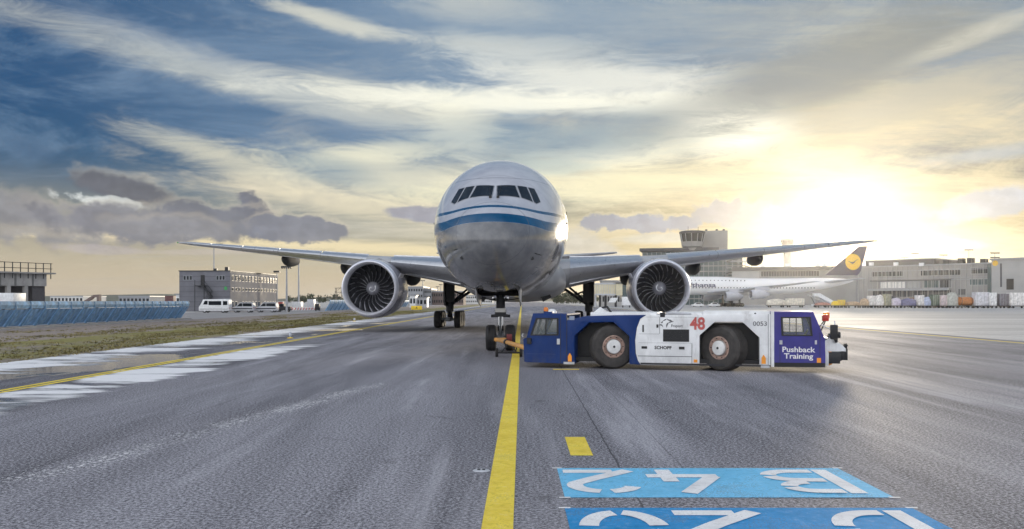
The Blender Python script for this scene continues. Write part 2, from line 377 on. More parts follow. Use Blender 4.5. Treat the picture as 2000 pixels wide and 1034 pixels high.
def asphalt_material():
    m = bpy.data.materials.new('asphalt'); m.use_nodes = True
    k = NT(m.node_tree); b = k.n['Principled BSDF']
    co = k.n.new('ShaderNodeTexCoord').outputs['Object']
    x, y, z = k.sep(co)
    grit = k.noise(co, 26, 4, 0.85)
    fine = k.voro(co, 95)['Distance']
    big = k.noise(k.mapping(co, (0, 0, 0), (0, 0, R(4)), (0.55, 0.05, 1)), 1.0, 6, 0.62, 0.4)
    blot = k.noise(co, 0.35, 5, 0.6)
    base = k.mix(k.step(big, 0.30, 0.72), (0.135, 0.132, 0.148, 1), (0.37, 0.363, 0.395, 1))
    base = k.mix(k.step(blot, 0.40, 0.75, 0, 0.45), base, (0.25, 0.243, 0.262, 1))
    base = k.mix(k.step(grit, 0.48, 0.66, 0, 0.75), base, (0.66, 0.65, 0.70, 1))
    base = k.mix(k.step(grit, 0.54, 0.40, 0, 0.8), base, (0.040, 0.039, 0.046, 1))
    base = k.mix(k.step(fine, 0.0, 0.22, 0.4, 0.0), base, (0.025, 0.024, 0.028, 1))
    # rubber left by wheels
    tyre = k.mul(k.step(k.math('ABSOLUTE', k.add(x, 0.2)), 0.4, 1.5, 1, 0), k.step(big, 0.35, 0.7))
    base = k.mix(k.mul(tyre, 0.35), base, (0.055, 0.053, 0.06, 1))
    # curved scuffs of turning wheels, oil drips, a patched repair
    for cx_, cy_, r_, w_, s_ in ((-60.0, 4.0, 57.2, 0.35, 0.13), (-60.0, 4.0, 55.6, 0.35, 0.10), (46.0, -8.0, 41.0, 0.3, 0.22), (46.0, -8.0, 39.4, 0.3, 0.22)):
        rr = k.math('SQRT', k.add(k.math('POWER', k.sub(x, cx_), 2.0), k.math('POWER', k.sub(y, cy_), 2.0)))
        sc_ = k.mul(k.step(k.math('ABSOLUTE', k.sub(rr, r_)), w_ * 0.3, w_, 1, 0), k.step(big, 0.30, 0.62, 0.2, 1))
        base = k.mix(k.mul(sc_, s_), base, (0.05, 0.048, 0.055, 1))
    oil = k.mul(k.step(k.noise(co, 0.9, 5, 0.6, 0.5), 0.62, 0.72), k.step(k.math('ABSOLUTE', k.sub(x, 0.5)), 6.0, 1.0))
    base = k.mix(k.mul(oil, 0.55), base, (0.04, 0.038, 0.042, 1))
    dust = k.step(k.noise(k.mapping(co, (7, 2, 0), (0, 0, R(8)), (0.9, 0.06, 1)), 1.0, 6, 0.66, 0.3), 0.52, 0.74)
    base = k.mix(k.mul(dust, 0.42), base, (0.60, 0.59, 0.63, 1))
    # sealed construction joints
    wob = k.mul(k.sub(k.noise(k.vec(0.0, y, 0.0), 1.5, 3), 0.5), 0.05)
    for jx, w, s in ((1.23, 0.009, 0.6), (2.02, 0.007, 0.35), (9.6, 0.012, 0.4), (-6.1, 0.010, 0.3), (17.6, 0.012, 0.4)):
        j = k.step(k.math('ABSOLUTE', k.sub(k.add(x, wob), jx)), w, w * 1.7, s, 0)
        base = k.mix(j, base, (0.018, 0.018, 0.02, 1))
    # pale specks in a band running obliquely across the lane
    bx = k.sub(k.add(x, 3.62), k.mul(k.sub(y, 20.8), 0.20))
    bx = k.add(bx, k.mul(k.sub(k.noise(k.vec(y, 0.0, 0.0), 0.6, 3), 0.5), 0.6))
    band = k.mul(k.step(k.math('ABSOLUTE', bx), 0.0, 0.75, 1, 0), k.mul(k.step(y, 7.0, 12.0, 0.55, 1), k.step(y, 19.5, 23.5, 1, 0)))
    fl = k.noise(co, 13, 4, 0.8)
    speck = k.step(k.add(fl, k.mul(band, 0.135)), 0.64, 0.69)
    speck = k.mul(speck, k.step(band, 0.02, 0.3))
    speck = k.mul(speck, k.step(k.noise(co, 0.8, 4, 0.6), 0.36, 0.58, 0.15, 0.9))
    base = k.mix(speck, base, (0.80, 0.79, 0.80, 1))
    # standing water along the left edge of the taxiway
    wn = k.noise(k.mapping(co, (2.7, 5.1, 0), (0, 0, 0), (0.16, 0.11, 1)), 1.0, 5, 0.55, 0.7)
    wn2 = k.noise(k.mapping(co, (0.4, 0.9, 0), (0, 0, 0), (0.9, 0.35, 1)), 1.0, 4, 0.6)
    zone = k.mul(k.step(x, -10.6, -13.0), k.step(y, 100, 55, 0.35, 1))
    zone = k.math('MAXIMUM', zone, k.mul(k.step(k.math('ABSOLUTE', k.add(x, 11.0)), 2.4, 0.4), k.step(y, 60, 30)))
    wet = k.step(k.add(k.add(wn, k.mul(wn2, 0.25)), k.mul(zone, 0.22)), 0.84, 0.90)
    wet = k.mul(wet, k.step(zone, 0.05, 0.35))
    damp = k.step(k.add(wn, k.mul(zone, 0.30)), 0.55, 0.80)
    base = k.mix(k.mul(damp, 0.45), base, (0.045, 0.043, 0.047, 1))
    base = k.mix(k.mul(wet, 0.85), base, (0.02, 0.02, 0.022, 1))
    # wet sheen along the same edge, painted into the colour as feathered white patches
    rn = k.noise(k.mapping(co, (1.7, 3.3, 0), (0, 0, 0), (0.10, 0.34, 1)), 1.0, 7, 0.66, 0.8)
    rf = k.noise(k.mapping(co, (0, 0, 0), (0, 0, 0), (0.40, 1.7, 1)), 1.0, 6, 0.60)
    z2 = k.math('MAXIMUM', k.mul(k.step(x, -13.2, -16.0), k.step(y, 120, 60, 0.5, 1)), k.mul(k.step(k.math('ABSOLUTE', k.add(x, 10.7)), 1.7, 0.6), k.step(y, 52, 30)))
    sheen = k.step(k.add(k.add(rn, k.mul(k.sub(rf, 0.5), 0.55)), k.mul(z2, 0.22)), 0.59, 0.74)
    sheen = k.mul(k.mul(sheen, k.step(z2, 0.02, 0.3)), k.step(y, 13.0, 17.0))
    base = k.mix(k.mul(sheen, 0.92), base, (0.90, 0.895, 0.90, 1))
    wet = k.mul(wet, k.sub(1.0, sheen))
    k.put(b.inputs['Base Color'], base)
    rough = k.step(big, 0.3, 0.75, 0.85, 0.68, 'LINEAR')
    k.put(b.inputs['Specular IOR Level'], k.step(wet, 0, 1, 0.10, 0.5, 'LINEAR'))
    rough = k.math('MULTIPLY_ADD', wet, k.sub(0.03, rough), rough)
    k.put(b.inputs['Roughness'], rough)
    bn = k.n.new('ShaderNodeBump'); bn.inputs['Distance'].default_value = 0.008
    k.put(bn.inputs['Strength'], k.step(wet, 0, 1, 0.30, 0.02, 'LINEAR'))
    k.put(bn.inputs['Height'], k.add(grit, k.mul(fine, 0.7))); k.l.new(bn.outputs[0], b.inputs['Normal'])
    return m
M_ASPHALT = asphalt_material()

def concrete_ground():
    m = bpy.data.materials.new('apron_concrete'); m.use_nodes = True
    k = NT(m.node_tree); b = k.n['Principled BSDF']
    co = k.n.new('ShaderNodeTexCoord').outputs['Object']
    x, y, z = k.sep(co)
    big = k.noise(k.mapping(co, (0, 0, 0), (0, 0, 0), (0.02, 0.12, 1)), 1.0, 6, 0.6, 0.3)
    base = k.mix(k.step(big, 0.3, 0.7), (0.38, 0.37, 0.36, 1), (0.56, 0.55, 0.535, 1))
    base = k.mix(k.step(k.noise(co, 3.0, 5, 0.7), 0.45, 0.75, 0, 0.5), base, (0.20, 0.19, 0.19, 1))
    for a in (x, y):
        j = k.step(k.math('ABSOLUTE', k.sub(k.math('FRACT', k.math('DIVIDE', a, 7.5)), 0.5)), 0.490, 0.497)
        base = k.mix(k.mul(j, 0.7), base, (0.06, 0.06, 0.06, 1))
    k.put(b.inputs['Base Color'], base)
    k.put(b.inputs['Roughness'], k.step(big, 0.3, 0.7, 0.80, 0.66, 'LINEAR')); b.inputs['Specular IOR Level'].default_value = 0.25
    return m
M_APRON = concrete_ground()

def verge_material():
    m = bpy.data.materials.new('verge_soil'); m.use_nodes = True
    k = NT(m.node_tree); b = k.n['Principled BSDF']
    co = k.n.new('ShaderNodeTexCoord').outputs['Object']
    x, y, z = k.sep(co)
    n1 = k.noise(k.mapping(co, (0, 0, 0), (0, 0, 0), (0.35, 0.10, 1)), 1.0, 6, 0.65, 0.5)
    n2 = k.noise(co, 2.2, 6, 0.7)
    strip = k.math('MULTIPLY_ADD', k.math('ABSOLUTE', k.add(x, 22.0)), -0.035, 0.16)
    green = k.step(k.add(k.add(n1, strip), k.mul(k.sub(n2, 0.5), 0.5)), 0.47, 0.66)
    base = k.mix(k.step(n2, 0.3, 0.7), (0.16, 0.13, 0.11, 1), (0.36, 0.31, 0.28, 1))
    base = k.mix(green, base, k.mix(k.step(n2, 0.3, 0.7), (0.12, 0.12, 0.03, 1), (0.28, 0.25, 0.065, 1)))
    k.put(b.inputs['Base Color'], base); b.inputs['Roughness'].default_value = 0.95
    bn = k.n.new('ShaderNodeBump'); bn.inputs['Distance'].default_value = 0.08; bn.inputs['Strength'].default_value = 0.8
    k.put(bn.inputs['Height'], k.noise(co, 6, 6, 0.7)); k.l.new(bn.outputs[0], b.inputs['Normal'])
    return m
M_VERGE = verge_material()

def paint_material(name, col, wear=0.25, rough=0.8, under=(0.12, 0.115, 0.125, 1)):
    m = bpy.data.materials.new(name); m.use_nodes = True
    k = NT(m.node_tree); b = k.n['Principled BSDF']
    co = k.n.new('ShaderNodeTexCoord').outputs['Object']
    grit = k.noise(co, 42, 3, 0.75); n = k.noise(co, 1.4, 6, 0.65)
    base = k.mix(k.step(n, 0.35, 0.7), tuple(v * 0.82 for v in col) + (1,), tuple(min(1, v * 1.1) for v in col) + (1,))
    worn = k.step(k.add(grit, k.mul(k.sub(n, 0.5), 1.1)), 0.53, 0.68, 0, wear)
    blot = k.noise(co, 9.0, 8, 0.8)
    base = k.mix(k.step(blot, 0.50, 0.68, 0, 0.45), base, tuple(min(1, v * 0.6 + 0.30) for v in col) + (1,))
    base = k.mix(k.step(blot, 0.50, 0.34, 0, 0.50), base, tuple(v * 0.5 for v in col) + (1,))
    k.put(b.inputs['Base Color'], k.mix(worn, base, under)); b.inputs['Roughness'].default_value = rough; b.inputs['Specular IOR Level'].default_value = 0.15
    bn = k.n.new('ShaderNodeBump'); bn.inputs['Distance'].default_value = 0.006; bn.inputs['Strength'].default_value = 0.35
    k.put(bn.inputs['Height'], grit); k.l.new(bn.outputs[0], b.inputs['Normal'])
    return m
MP_YELLOW = paint_material('line_yellow', (0.96, 0.72, 0.09), 0.3)
MP_BLUE = paint_material('panel_blue', (0.19, 0.60, 0.90), 0.45)
MP_BLUE2 = paint_material('panel_blue_deep', (0.03, 0.31, 0.66), 0.5)
MP_WHITE = paint_material('marking_white', (0.90, 0.90, 0.90), 0.22)

struct(sheet('ground', -5400, 5400, -38, 5150, -0.016, M_APRON, 1, 1, 0))
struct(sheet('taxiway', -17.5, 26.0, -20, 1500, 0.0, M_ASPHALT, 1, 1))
struct(sheet('grass_verge', -37.0, -17.45, -20, 520, -0.004, M_VERGE, 1, 1))
struct(sheet('service_road', -60.0, -36.9, -20, 520, -0.008, mat('road_concrete', (0.30, 0.285, 0.28), 0.7, var=0.2, vscale=0.3), 1, 1))

def marking(name, x0, x1, y0, y1, z, m, rot=TW_ROT):
    mb = MB(); mb.poly([(x0, y0, 0), (x1, y0, 0), (x1, y1, 0), (x0, y1, 0)])
    return struct(mb.build(name, m, None, loc=(0, 0, z), rot=(0, 0, rot), fix=False))
marking('taxiway_centre_line', -0.372, -0.078, -5, 420, 0.004, MP_YELLOW)
marking('taxiway_edge_line', -11.96, -11.80, -5, 420, 0.004, MP_YELLOW)
marking('taxiway_edge_line', -12.22, -12.06, -5, 420, 0.004, MP_YELLOW)
marking('yellow_dash', 0.66, 0.965, 11.28, 12.82, 0.004, MP_YELLOW)
marking('yellow_dash', 0.95, 1.75, 25.35, 25.62, 0.004, MP_YELLOW)
marking('apron_edge_line', 24.6, 24.9, -5, 420, 0.004, MP_YELLOW)

def stroke(mb, pts, w, closed=False, z=0.0):
    n = len(pts); L = []; Rr = []
    for i in range(n):
        a = Vector(pts[(i - 1) % n] if closed else pts[max(i - 1, 0)]); c = Vector(pts[(i + 1) % n] if closed else pts[min(i + 1, n - 1)])
        t = (c - a).normalized(); q = Vector((-t.y, t.x)) * w / 2
        L.append(Vector(pts[i]) + q); Rr.append(Vector(pts[i]) - q)
    b = len(mb.v); mb.v += [Vector((p.x, p.y, z)) for p in L] + [Vector((p.x, p.y, z)) for p in Rr]
    for i in range(n if closed else n - 1):
        j = (i + 1) % n; mb.f.append((b + i, b + j, b + n + j, b + n + i))
def arc(cx, cy, rx, ry, a0, a1, n=14):
    return [(cx + rx * math.cos(R(a0 + (a1 - a0) * i / n)), cy + ry * math.sin(R(a0 + (a1 - a0) * i / n))) for i in range(n + 1)]
SW = 0.185                                         # stencil stroke width
def glyph(ch):
    H, W = 1.26, 0.84; h = SW / 2
    if ch == '2': return [[(0.24, h), (W, h)], [(0.04, 0.05), (0.50, 0.50)] + arc(W / 2, 0.86, W / 2 - h, 0.40 - h, -20, 78), arc(W / 2, 0.86, W / 2 - h, 0.40 - h, 100, 165)]
    if ch == '4': return [[(0.60, 0), (0.60, 0.30)], [(0.0, 0.36), (W, 0.36)], [(0.60, 0.45), (0.60, 0.68)], [(0.06, 0.40), (0.52, H)]]
    if ch == 'B': return [[(h, 0), (h, H)], [(0.22, h), (0.48, h)] + arc(0.50, 0.35, 0.30, 0.35 - h, -90, -8), arc(0.50, 0.35, 0.30, 0.33 - h, 8, 90) + [(0.22, 0.60)], arc(0.46, 0.94, 0.28, 0.32 - h, -88, -6) , arc(0.46, 0.94, 0.28, 0.32 - h, 8, 90) + [(0.22, H - h)]]
    if ch == 'D': return [[(h, 0), (h, H)], [(0.24, h)] + arc(0.36, H / 2, 0.42, H / 2 - h, -90, -6), arc(0.36, H / 2, 0.42, H / 2 - h, 6, 90) + [(0.24, H - h)]]
    if ch == '0': return [arc(W / 2, H / 2, W / 2 - h, H / 2 - h, a + 7, a + 83) for a in (-90, 0, 90, 180)]
def sign_panel(x0, x1, y0, y1, chars, name, m):
    root = struct(marking(name, x0, x1, y0, y1, 0.004, m, 0))
    for ch, xr in chars:                           # painted for a reader on the far side: turned half round
        mb = MB()
        for i, st in enumerate(glyph(ch)):
            stroke(mb, [(-p[0] + xr, (y1 - 0.12) - p[1]) for p in st], SW, z=0.0012 * i)
        mb.build('painted_character', MP_WHITE, root, loc=(0, 0, 0.004), fix=False)
    for cx, cy in ((x0, y0), (x0, y1), (x1, y0), (x1, y1)):
        MB().poly([(cx - .06, cy - .025, 0), (cx + .06, cy - .025, 0), (cx + .06, cy + .025, 0), (cx - .06, cy + .025, 0)]).build('corner_tick', MP_WHITE, root, loc=(0, 0, 0.002), fix=False)
    return root
sign_panel(0.56, 4.06, 8.86, 10.42, (('2', 1.46), ('4', 2.44), ('B', 3.86)), 'painted_panel', MP_BLUE)
sign_panel(0.53, 4.03, 6.90, 8.42, (('0', 1.46), ('2', 2.42), ('D', 3.86)), 'painted_panel', MP_BLUE2)

def pavement_light(loc, label):
    t = thing('pavement_light', label, 'pavement light', loc)
    MB().lathe([(0.0, 0.012), (0.075, 0.012), (0.10, 0.006), (0.108, 0.0)], axis='Z', n=28).build('rim', M_LGREY, t, smooth=40)
    for s in (-1, 1): MB().bb(s * 0.03 - 0.018, s * 0.03 + 0.018, -0.03, 0.03, 0.013, 0.018).build('lens', M_BLACK, t)
    return t
p = GP(940, 920); pavement_light((p.x, p.y, 0.004), 'flat round centre-line light set in the asphalt beside the yellow line')
def edge_light(px, py, label):
    p = GP(px, py); t = thing('edge_light', label, 'taxiway light', (p.x, p.y, 0), group='raised taxiway edge lights')
    MB().lathe([(0.0, 0.06), (0.05, 0.06), (0.17, 0.03), (0.18, 0.0)], axis='Z', n=20).build('base_plate', M_YELLOW, t, smooth=40)
    MB().lathe([(0.0, 0.36), (0.05, 0.34), (0.08, 0.25), (0.09, 0.15), (0.05, 0.13), (0.04, 0.05)], axis='Z', n=16).build('lamp_dome', glass('lamp_glass', (0.45, 0.48, 0.55), 0.1), t, smooth=40)
for a in ((567, 661, 'raised edge light beside the yellow edge line, nearest on the left'), (692, 628, 'small raised edge light by the yellow edge line under the left wing engine')):
    edge_light(*a)

# grass tufts: uncountable, one object
def grass():
    rnd = random.Random(3); mb = MB()
    for i in range(42000):
        y = 18 + rnd.random() ** 1.6 * 150; x = rnd.uniform(-36.5, -17.4)
        g = noise.noise(Vector((x * 0.35, y * 0.1, 0.3))) + 0.7 * noise.noise(Vector((x * 1.3, y * 1.0, 4))) - 0.05 * abs(x + 22) + 0.25
        if g < rnd.uniform(-0.25, 0.35): continue
        h = rnd.uniform(0.03, 0.085); b = len(mb.v)
        for q in range(3):
            a = rnd.uniform(0, 6.28); w = rnd.uniform(0.02, 0.05); lx, ly = rnd.gauss(0, .06), rnd.gauss(0, .06)
            ox, oy = x + rnd.gauss(0, .06), y + rnd.gauss(0, .06)
            b = len(mb.v)
            mb.v += [Vector((ox - w * math.cos(a), oy - w * math.sin(a), 0)), Vector((ox + w * math.cos(a), oy + w * math.sin(a), 0)), Vector((ox + lx, oy + ly, h))]
            mb.f.append((b, b + 1, b + 2))
    m = bpy.data.materials.new('grass_blades'); m.use_nodes = True
    k = NT(m.node_tree); bs = k.n['Principled BSDF']
    co = k.n.new('ShaderNodeTexCoord').outputs['Object']
    n = k.noise(k.mapping(co, (0, 0, 0), (0, 0, 0), (0.5, 0.2, 1)), 1.0, 5, 0.7)
    k.put(bs.inputs['Base Color'], k.ramp(n, [(0.3, (0.09, 0.085, 0.03, 1)), (0.5, (0.20, 0.17, 0.06, 1)), (0.7, (0.34, 0.28, 0.14, 1))]))
    bs.inputs['Roughness'].default_value = 0.8
    o = mb.build('grass', m, None, loc=(0, 0, -0.004), rot=(0, 0, TW_ROT), fix=False)
    tag(o, 'short patchy grass growing on the verge left of the taxiway', 'grass'); struct(o, 'stuff')
grass()

# ------------------------------------------------------------------ the airliner
def pchip(xs, ys):
    n = len(xs); h = [xs[i + 1] - xs[i] for i in range(n - 1)]; d = [(ys[i + 1] - ys[i]) / h[i] for i in range(n - 1)]
    m = [d[0]] + [0 if d[i - 1] * d[i] <= 0 else 2 * d[i - 1] * d[i] / (d[i - 1] + d[i]) for i in range(1, n - 1)] + [d[-1]]
    def f(x):
        x = min(max(x, xs[0]), xs[-1]); i = max(q for q in range(n - 1) if xs[q] <= x)
        t = (x - xs[i]) / h[i]; t2, t3 = t * t, t * t * t
        return (2 * t3 - 3 * t2 + 1) * ys[i] + (t3 - 2 * t2 + t) * h[i] * m[i] + (3 * t2 - 2 * t3) * ys[i + 1] + (t3 - t2) * h[i] * m[i + 1]
    return f

PL_LOC = Vector((-0.737, 29.0, 0.0)); PL_RZ = -math.atan(0.03525)
plane = thing('airliner', 'large twin-engined airliner facing the viewer, white with blue stripes and grey belly', 'airplane', PL_LOC, PL_RZ)
PL_M = Matrix.Translation(PL_LOC) @ Matrix.Rotation(PL_RZ, 4, 'Z'); PL_I = PL_M.inverted()

ST = [  # station, top, bottom, half width, height of the widest point
    (0.0, 4.25, 4.25, 0.0, 4.25), (0.12, 4.70, 3.86, 0.46, 4.27), (0.5, 5.10, 3.45, 0.92, 4.32), (1.0, 5.42, 3.14, 1.31, 4.40),
    (1.6, 5.72, 2.89, 1.66, 4.48), (2.2, 5.99, 2.72, 1.93, 4.56), (2.8, 6.34, 2.59, 2.15, 4.64), (3.4, 6.74, 2.50, 2.34, 4.72),
    (4.0, 7.12, 2.43, 2.50, 4.80), (4.8, 7.50, 2.38, 2.66, 4.92), (6.0, 7.92, 2.34, 2.84, 5.08), (7.5, 8.23, 2.31, 2.98, 5.24),
    (9.0, 8.40, 2.30, 3.06, 5.34), (11.0, 8.48, 2.30, 3.10, 5.40), (14.0, 8.50, 2.30, 3.10, 5.40), (50.0, 8.50, 2.30, 3.10, 5.40), (56.0, 8.50, 2.80, 3.05, 5.5),
    (62.0, 8.46, 4.10, 2.60, 6.1), (68.0, 8.28, 5.70, 1.70, 6.9), (72.0, 8.00, 6.80, 0.75, 7.4), (73.8, 7.75, 7.2, 0.12, 7.5)]
_sq = [math.sqrt(s[0]) for s in ST]
F_TOP, F_BOT, F_W, F_C = (pchip(_sq, [s[i] * (0.968 if i == 3 else 1) for s in ST]) for i in (1, 2, 3, 4))
def fus_ring(y, n=112):
    q = math.sqrt(y); t, b, w, c = F_TOP(q), F_BOT(q), F_W(q), F_C(q); ring = []
    for i in range(n):
        a = 2 * math.pi * i / n; ca, sa = math.cos(a), math.sin(a)
        ring.append(Vector((w * ca, y, c + (t - c) * sa if sa >= 0 else c + (c - b) * sa)))
    return ring
ys = [0.0004] + [(0.055 * i) ** 2 for i in range(1, 62)] + [12, 14, 18, 24, 30, 36, 42, 48, 50, 52, 54, 56, 58, 60, 62, 64, 66, 68, 70, 71, 72, 73, 73.8]
ys = sorted(set(ys))

def fuselage_material():
    m = bpy.data.materials.new('airliner_paint'); m.use_nodes = True
    k = NT(m.node_tree); b = k.n['Principled BSDF']
    co = k.n.new('ShaderNodeTexCoord').outputs['Object']
    x, y, z = k.sep(co)
    zz = k.sub(z, k.add(k.step(y, 0.4, 3.0, 0.0, -0.14), k.step(y, 2.4, 10.0, 0.0, 0.30, 'LINEAR')))
    n = k.noise(co, 1.3, 6, 0.65); n2 = k.noise(k.mapping(co, (0, 0, 0), (0, 0, 0), (2.5, 0.5, 2.5)), 2.0, 6, 0.7)
    white = k.mix(k.step(n, 0.3, 0.7), (0.42, 0.43, 0.475, 1), (0.52, 0.53, 0.57, 1))
    belly = k.mix(k.step(n, 0.3, 0.7), (0.12, 0.124, 0.136, 1), (0.19, 0.195, 0.205, 1))
    belly = k.mix(k.step(n2, 0.50, 0.80, 0, 0.45), belly, (0.22, 0.21, 0.20, 1))
    def band(lo, hi):
        return k.mul(k.step(zz, lo - 0.006, lo + 0.006), k.step(zz, hi - 0.006, hi + 0.006, 1, 0))
    c = k.mix(k.step(zz, 4.85, 4.862), belly, white)
    blue = k.mix(k.step(n, 0.3, 0.7), (0.002, 0.058, 0.14, 1), (0.003, 0.075, 0.175, 1))
    c = k.mix(band(4.86, 5.21), c, blue); c = k.mix(band(5.49, 5.61), c, blue)
    # panel seams: radome joint, frames and lap joints
    rad = k.math('ABSOLUTE', k.sub(k.math('MULTIPLY_ADD', k.sub(z, 4.25), -0.42, y), 0.98))
    seam = k.step(rad, 0.008, 0.016, 0.8, 0)
    fr = k.math('ABSOLUTE', k.sub(k.math('FRACT', k.mul(y, 0.52)), 0.5))
    seam = k.math('MAXIMUM', seam, k.mul(k.step(fr, 0.494, 0.498, 0, 0.7), k.step(y, 1.9, 2.1)))
    for zl in (3.35, 6.9, 7.9):
        seam = k.math('MAXIMUM', seam, k.mul(k.step(k.math('ABSOLUTE', k.sub(z, zl)), 0.008, 0.016, 0.6, 0), k.step(y, 2.2, 2.5)))
    c = k.mix(seam, c, (0.10, 0.10, 0.11, 1))
    k.put(b.inputs['Base Color'], c)
    k.put(b.inputs['Roughness'], k.step(n2, 0.3, 0.8, 0.09, 0.20, 'LINEAR'))
    b.inputs['Coat Weight'].default_value = 0.25; b.inputs['Coat Roughness'].default_value = 0.05
    bn = k.n.new('ShaderNodeBump'); bn.inputs['Distance'].default_value = 0.006; bn.inputs['Strength'].default_value = 0.12
    k.put(bn.inputs['Height'], k.add(k.noise(co, 0.9, 1, 0.4), k.mul(seam, -0.5))); k.l.new(bn.outputs[0], b.inputs['Normal'])
    return m
M_FUS = fuselage_material()
mb = MB(); mb.loft([fus_ring(y) for y in ys])
fus = mb.build('fuselage', M_FUS, plane, smooth=50)
FBVH = BVHTree.FromPolygons([tuple(v) for v in mb.v], [tuple(f) for f in mb.f])
def on_fus(px, py, off):                             # the fuselage point seen at a pixel, lifted off the skin
    o = PL_I @ Vector((0, 0, CAM_H)); d = (PL_I @ P(px, py, 30.0)) - o
    hit, nrm, _, _ = FBVH.ray_cast(o, d.normalized())
    if nrm.dot(d) > 0: nrm = -nrm
    return hit + nrm * off, nrm
def skin_patch(pts, off, shrink=0.0, sub=5):         # polygon of skin points -> slightly raised curved patch
    c = sum((p for p, n in pts), Vector()) / len(pts)
    out = []
    for i in range(len(pts)):
        a, b = pts[i][0], pts[(i + 1) % len(pts)][0]
        for q in range(sub): out.append(a.lerp(b, q / sub))
    rings = []
    for f in (1.0, 0.66, 0.33):
        ring = []
        for p in out:
            p = c + (p - c) * f * (1 - shrink)
            loc, nrm, _, _ = FBVH.find_nearest(p)
            if nrm.dot(Vector((0, 36, 5)) - loc) > 0: nrm = -nrm
            ring.append(loc + nrm * off)
        rings.append(ring)
    m_ = MB(); m_.loft(rings, False, True)
    edge = [p - (p - rings[1][i]).normalized() * 0 for i, p in enumerate(rings[0])]
    base = []
    for p in rings[0]:
        loc, nrm, _, _ = FBVH.find_nearest(p); base.append(loc - (p - loc) * 0.5)
    m_.loft([base, rings[0]], False, False)
    return m_
def mirrored(m_):
    q = MB(); q.v = [Vector((-v.x, v.y, v.z)) for v in m_.v]; q.f = [tuple(reversed(f)) for f in m_.f]; return q
M_PANE = glass('cockpit_glass', (0.016, 0.020, 0.025), 0.06, spec=0.25)
M_WFRAME = mat('window_frame_grey', (0.22, 0.23, 0.25), 0.4)
for pane in (((971.5, 363.8), (1005.6, 363.4), (1014.6, 386.2), (971.5, 383.2)),
             ((1010.8, 364.0), (1028.2, 366.5), (1040.2, 394.6), (1019.0, 386.8)),
             ((1031.6, 367.4), (1043.4, 370.0), (1055.2, 395.0), (1047.4, 398.0), (1043.2, 395.4))):
    cx = sum(p[0] for p in pane) / len(pane); cy = sum(p[1] for p in pane) / len(pane)
    pts = [on_fus(px, py, 0) for px, py in pane]
    for sgn in (1, -1):
        f = skin_patch(pts, 0.006, -0.10); g = skin_patch(pts, 0.014)
        if sgn < 0: f, g = mirrored(f), mirrored(g)
        w = f.build('cockpit_window', M_WFRAME, plane, smooth=40)
        g.build('pane', M_PANE, w, smooth=40)
for sgn in (1, -1):                                  # wipers parked below the centre post
    a, na = on_fus(972.5, 386.5, 0.03); b, nb = on_fus(978, 368, 0.04)
    a.x *= sgn; b.x *= sgn
    MB().tube([a, b], 0.018, 6).build('wiper', M_BLACK, plane)
    MB().box(a, (0.10, 0.10, 0.07)).build('wiper_arm', M_BLACK, plane)
# probes, drain and small antennas on the nose
for px, py in ((893, 487), (1045, 495), (1052, 497)):
    a, na = on_fus(px, py, 0.0)
    MB().tube([a, a + na * 0.12, a + na * 0.14 + Vector((0, -0.22, 0))], [0.02, 0.018, 0.01], 6).build('air_probe', M_DARK, plane)
for px, py in ((903, 504), (1039, 505)):
    a, na = on_fus(px, py, 0.004)
    MB().lathe([(0.0, 0.0), (0.07, 0.0)], o=a + Vector((0, -0.03, 0)), axis='Y', n=12).build('service_port', M_DARK, plane)
# passenger doors and windows along both sides
def side_pt(sx, y, z, off=0.006):
    o = Vector((sx * 12, y, z)); h, nrm, _, _ = FBVH.ray_cast(o, Vector((-sx, 0, 0)))
    return h + Vector((sx * off, 0, 0))
win_me = {}
for sx in (-1, 1):
    for i in range(46):
        y = 9.4 + i * 1.06
        if y > 55: break
        p = side_pt(sx, y, 5.98)
        if 'w' not in win_me:
            q = MB(); q.prism([(0.13 * math.cos(a) * (1 if abs(math.cos(a)) < .7 else 1), 0.19 * math.sin(a)) for a in [R(t) for t in range(0, 360, 30)]], lambda a, b, c: (c, a, b), -0.02, 0.008)
            o = q.build('cabin_window', M_PANE, plane, loc=p); win_me['w'] = o.data
        else: link('cabin_window', win_me['w'], plane, p)
    for y0 in (6.6, 17.5, 33.0):
        q = MB(); rows = []
        for zt in (4.75, 5.2, 5.7, 6.2, 6.7):
            rows.append([side_pt(sx, y0, zt, 0.010), side_pt(sx, y0 + 1.07, zt, 0.010)])
        q.loft(rows, False, False, closed=False); d = q.build('passenger_door', M_LGREY, plane, smooth=40)
        MB().box(side_pt(sx, y0 + 0.2, 5.4, 0.02), (0.03, 0.25, 0.07)).build('handle', M_DARK, d)

# wing-body fairing
rings = []
for t in range(0, 25):
    u = t / 24; y = 19.5 + 26.5 * u; s = math.sin(math.pi * min(1, max(0, u))) ** 0.45 if 0 < u < 1 else 0.02
    w = 2.2 + 1.42 * s; zb = 2.62 - 0.62 * s; zt = 4.9
    rings.append([Vector((w * math.copysign(abs(math.cos(a)) ** 0.75, math.cos(a)), y, 3.55 + ((zt - 3.55) if math.sin(a) > 0 else (3.55 - zb)) * math.copysign(abs(math.sin(a)) ** 0.85, math.sin(a)))) for a in [2 * math.pi * q / 48 for q in range(48)]])
fair = MB().loft(rings).build('belly_fairing', mat('belly_grey', (0.34, 0.345, 0.355), 0.34, dirt=0.35, vscale=1.2, dirtcol=(0.13, 0.125, 0.12, 1)), plane, smooth=50)
for sx in (-1, 1):
    MB().box((sx * 2.05, 23.4, 2.32), (0.62, 0.5, 0.34), ry=R(-28 * sx)).build('air_intake', M_BLACK, fair)

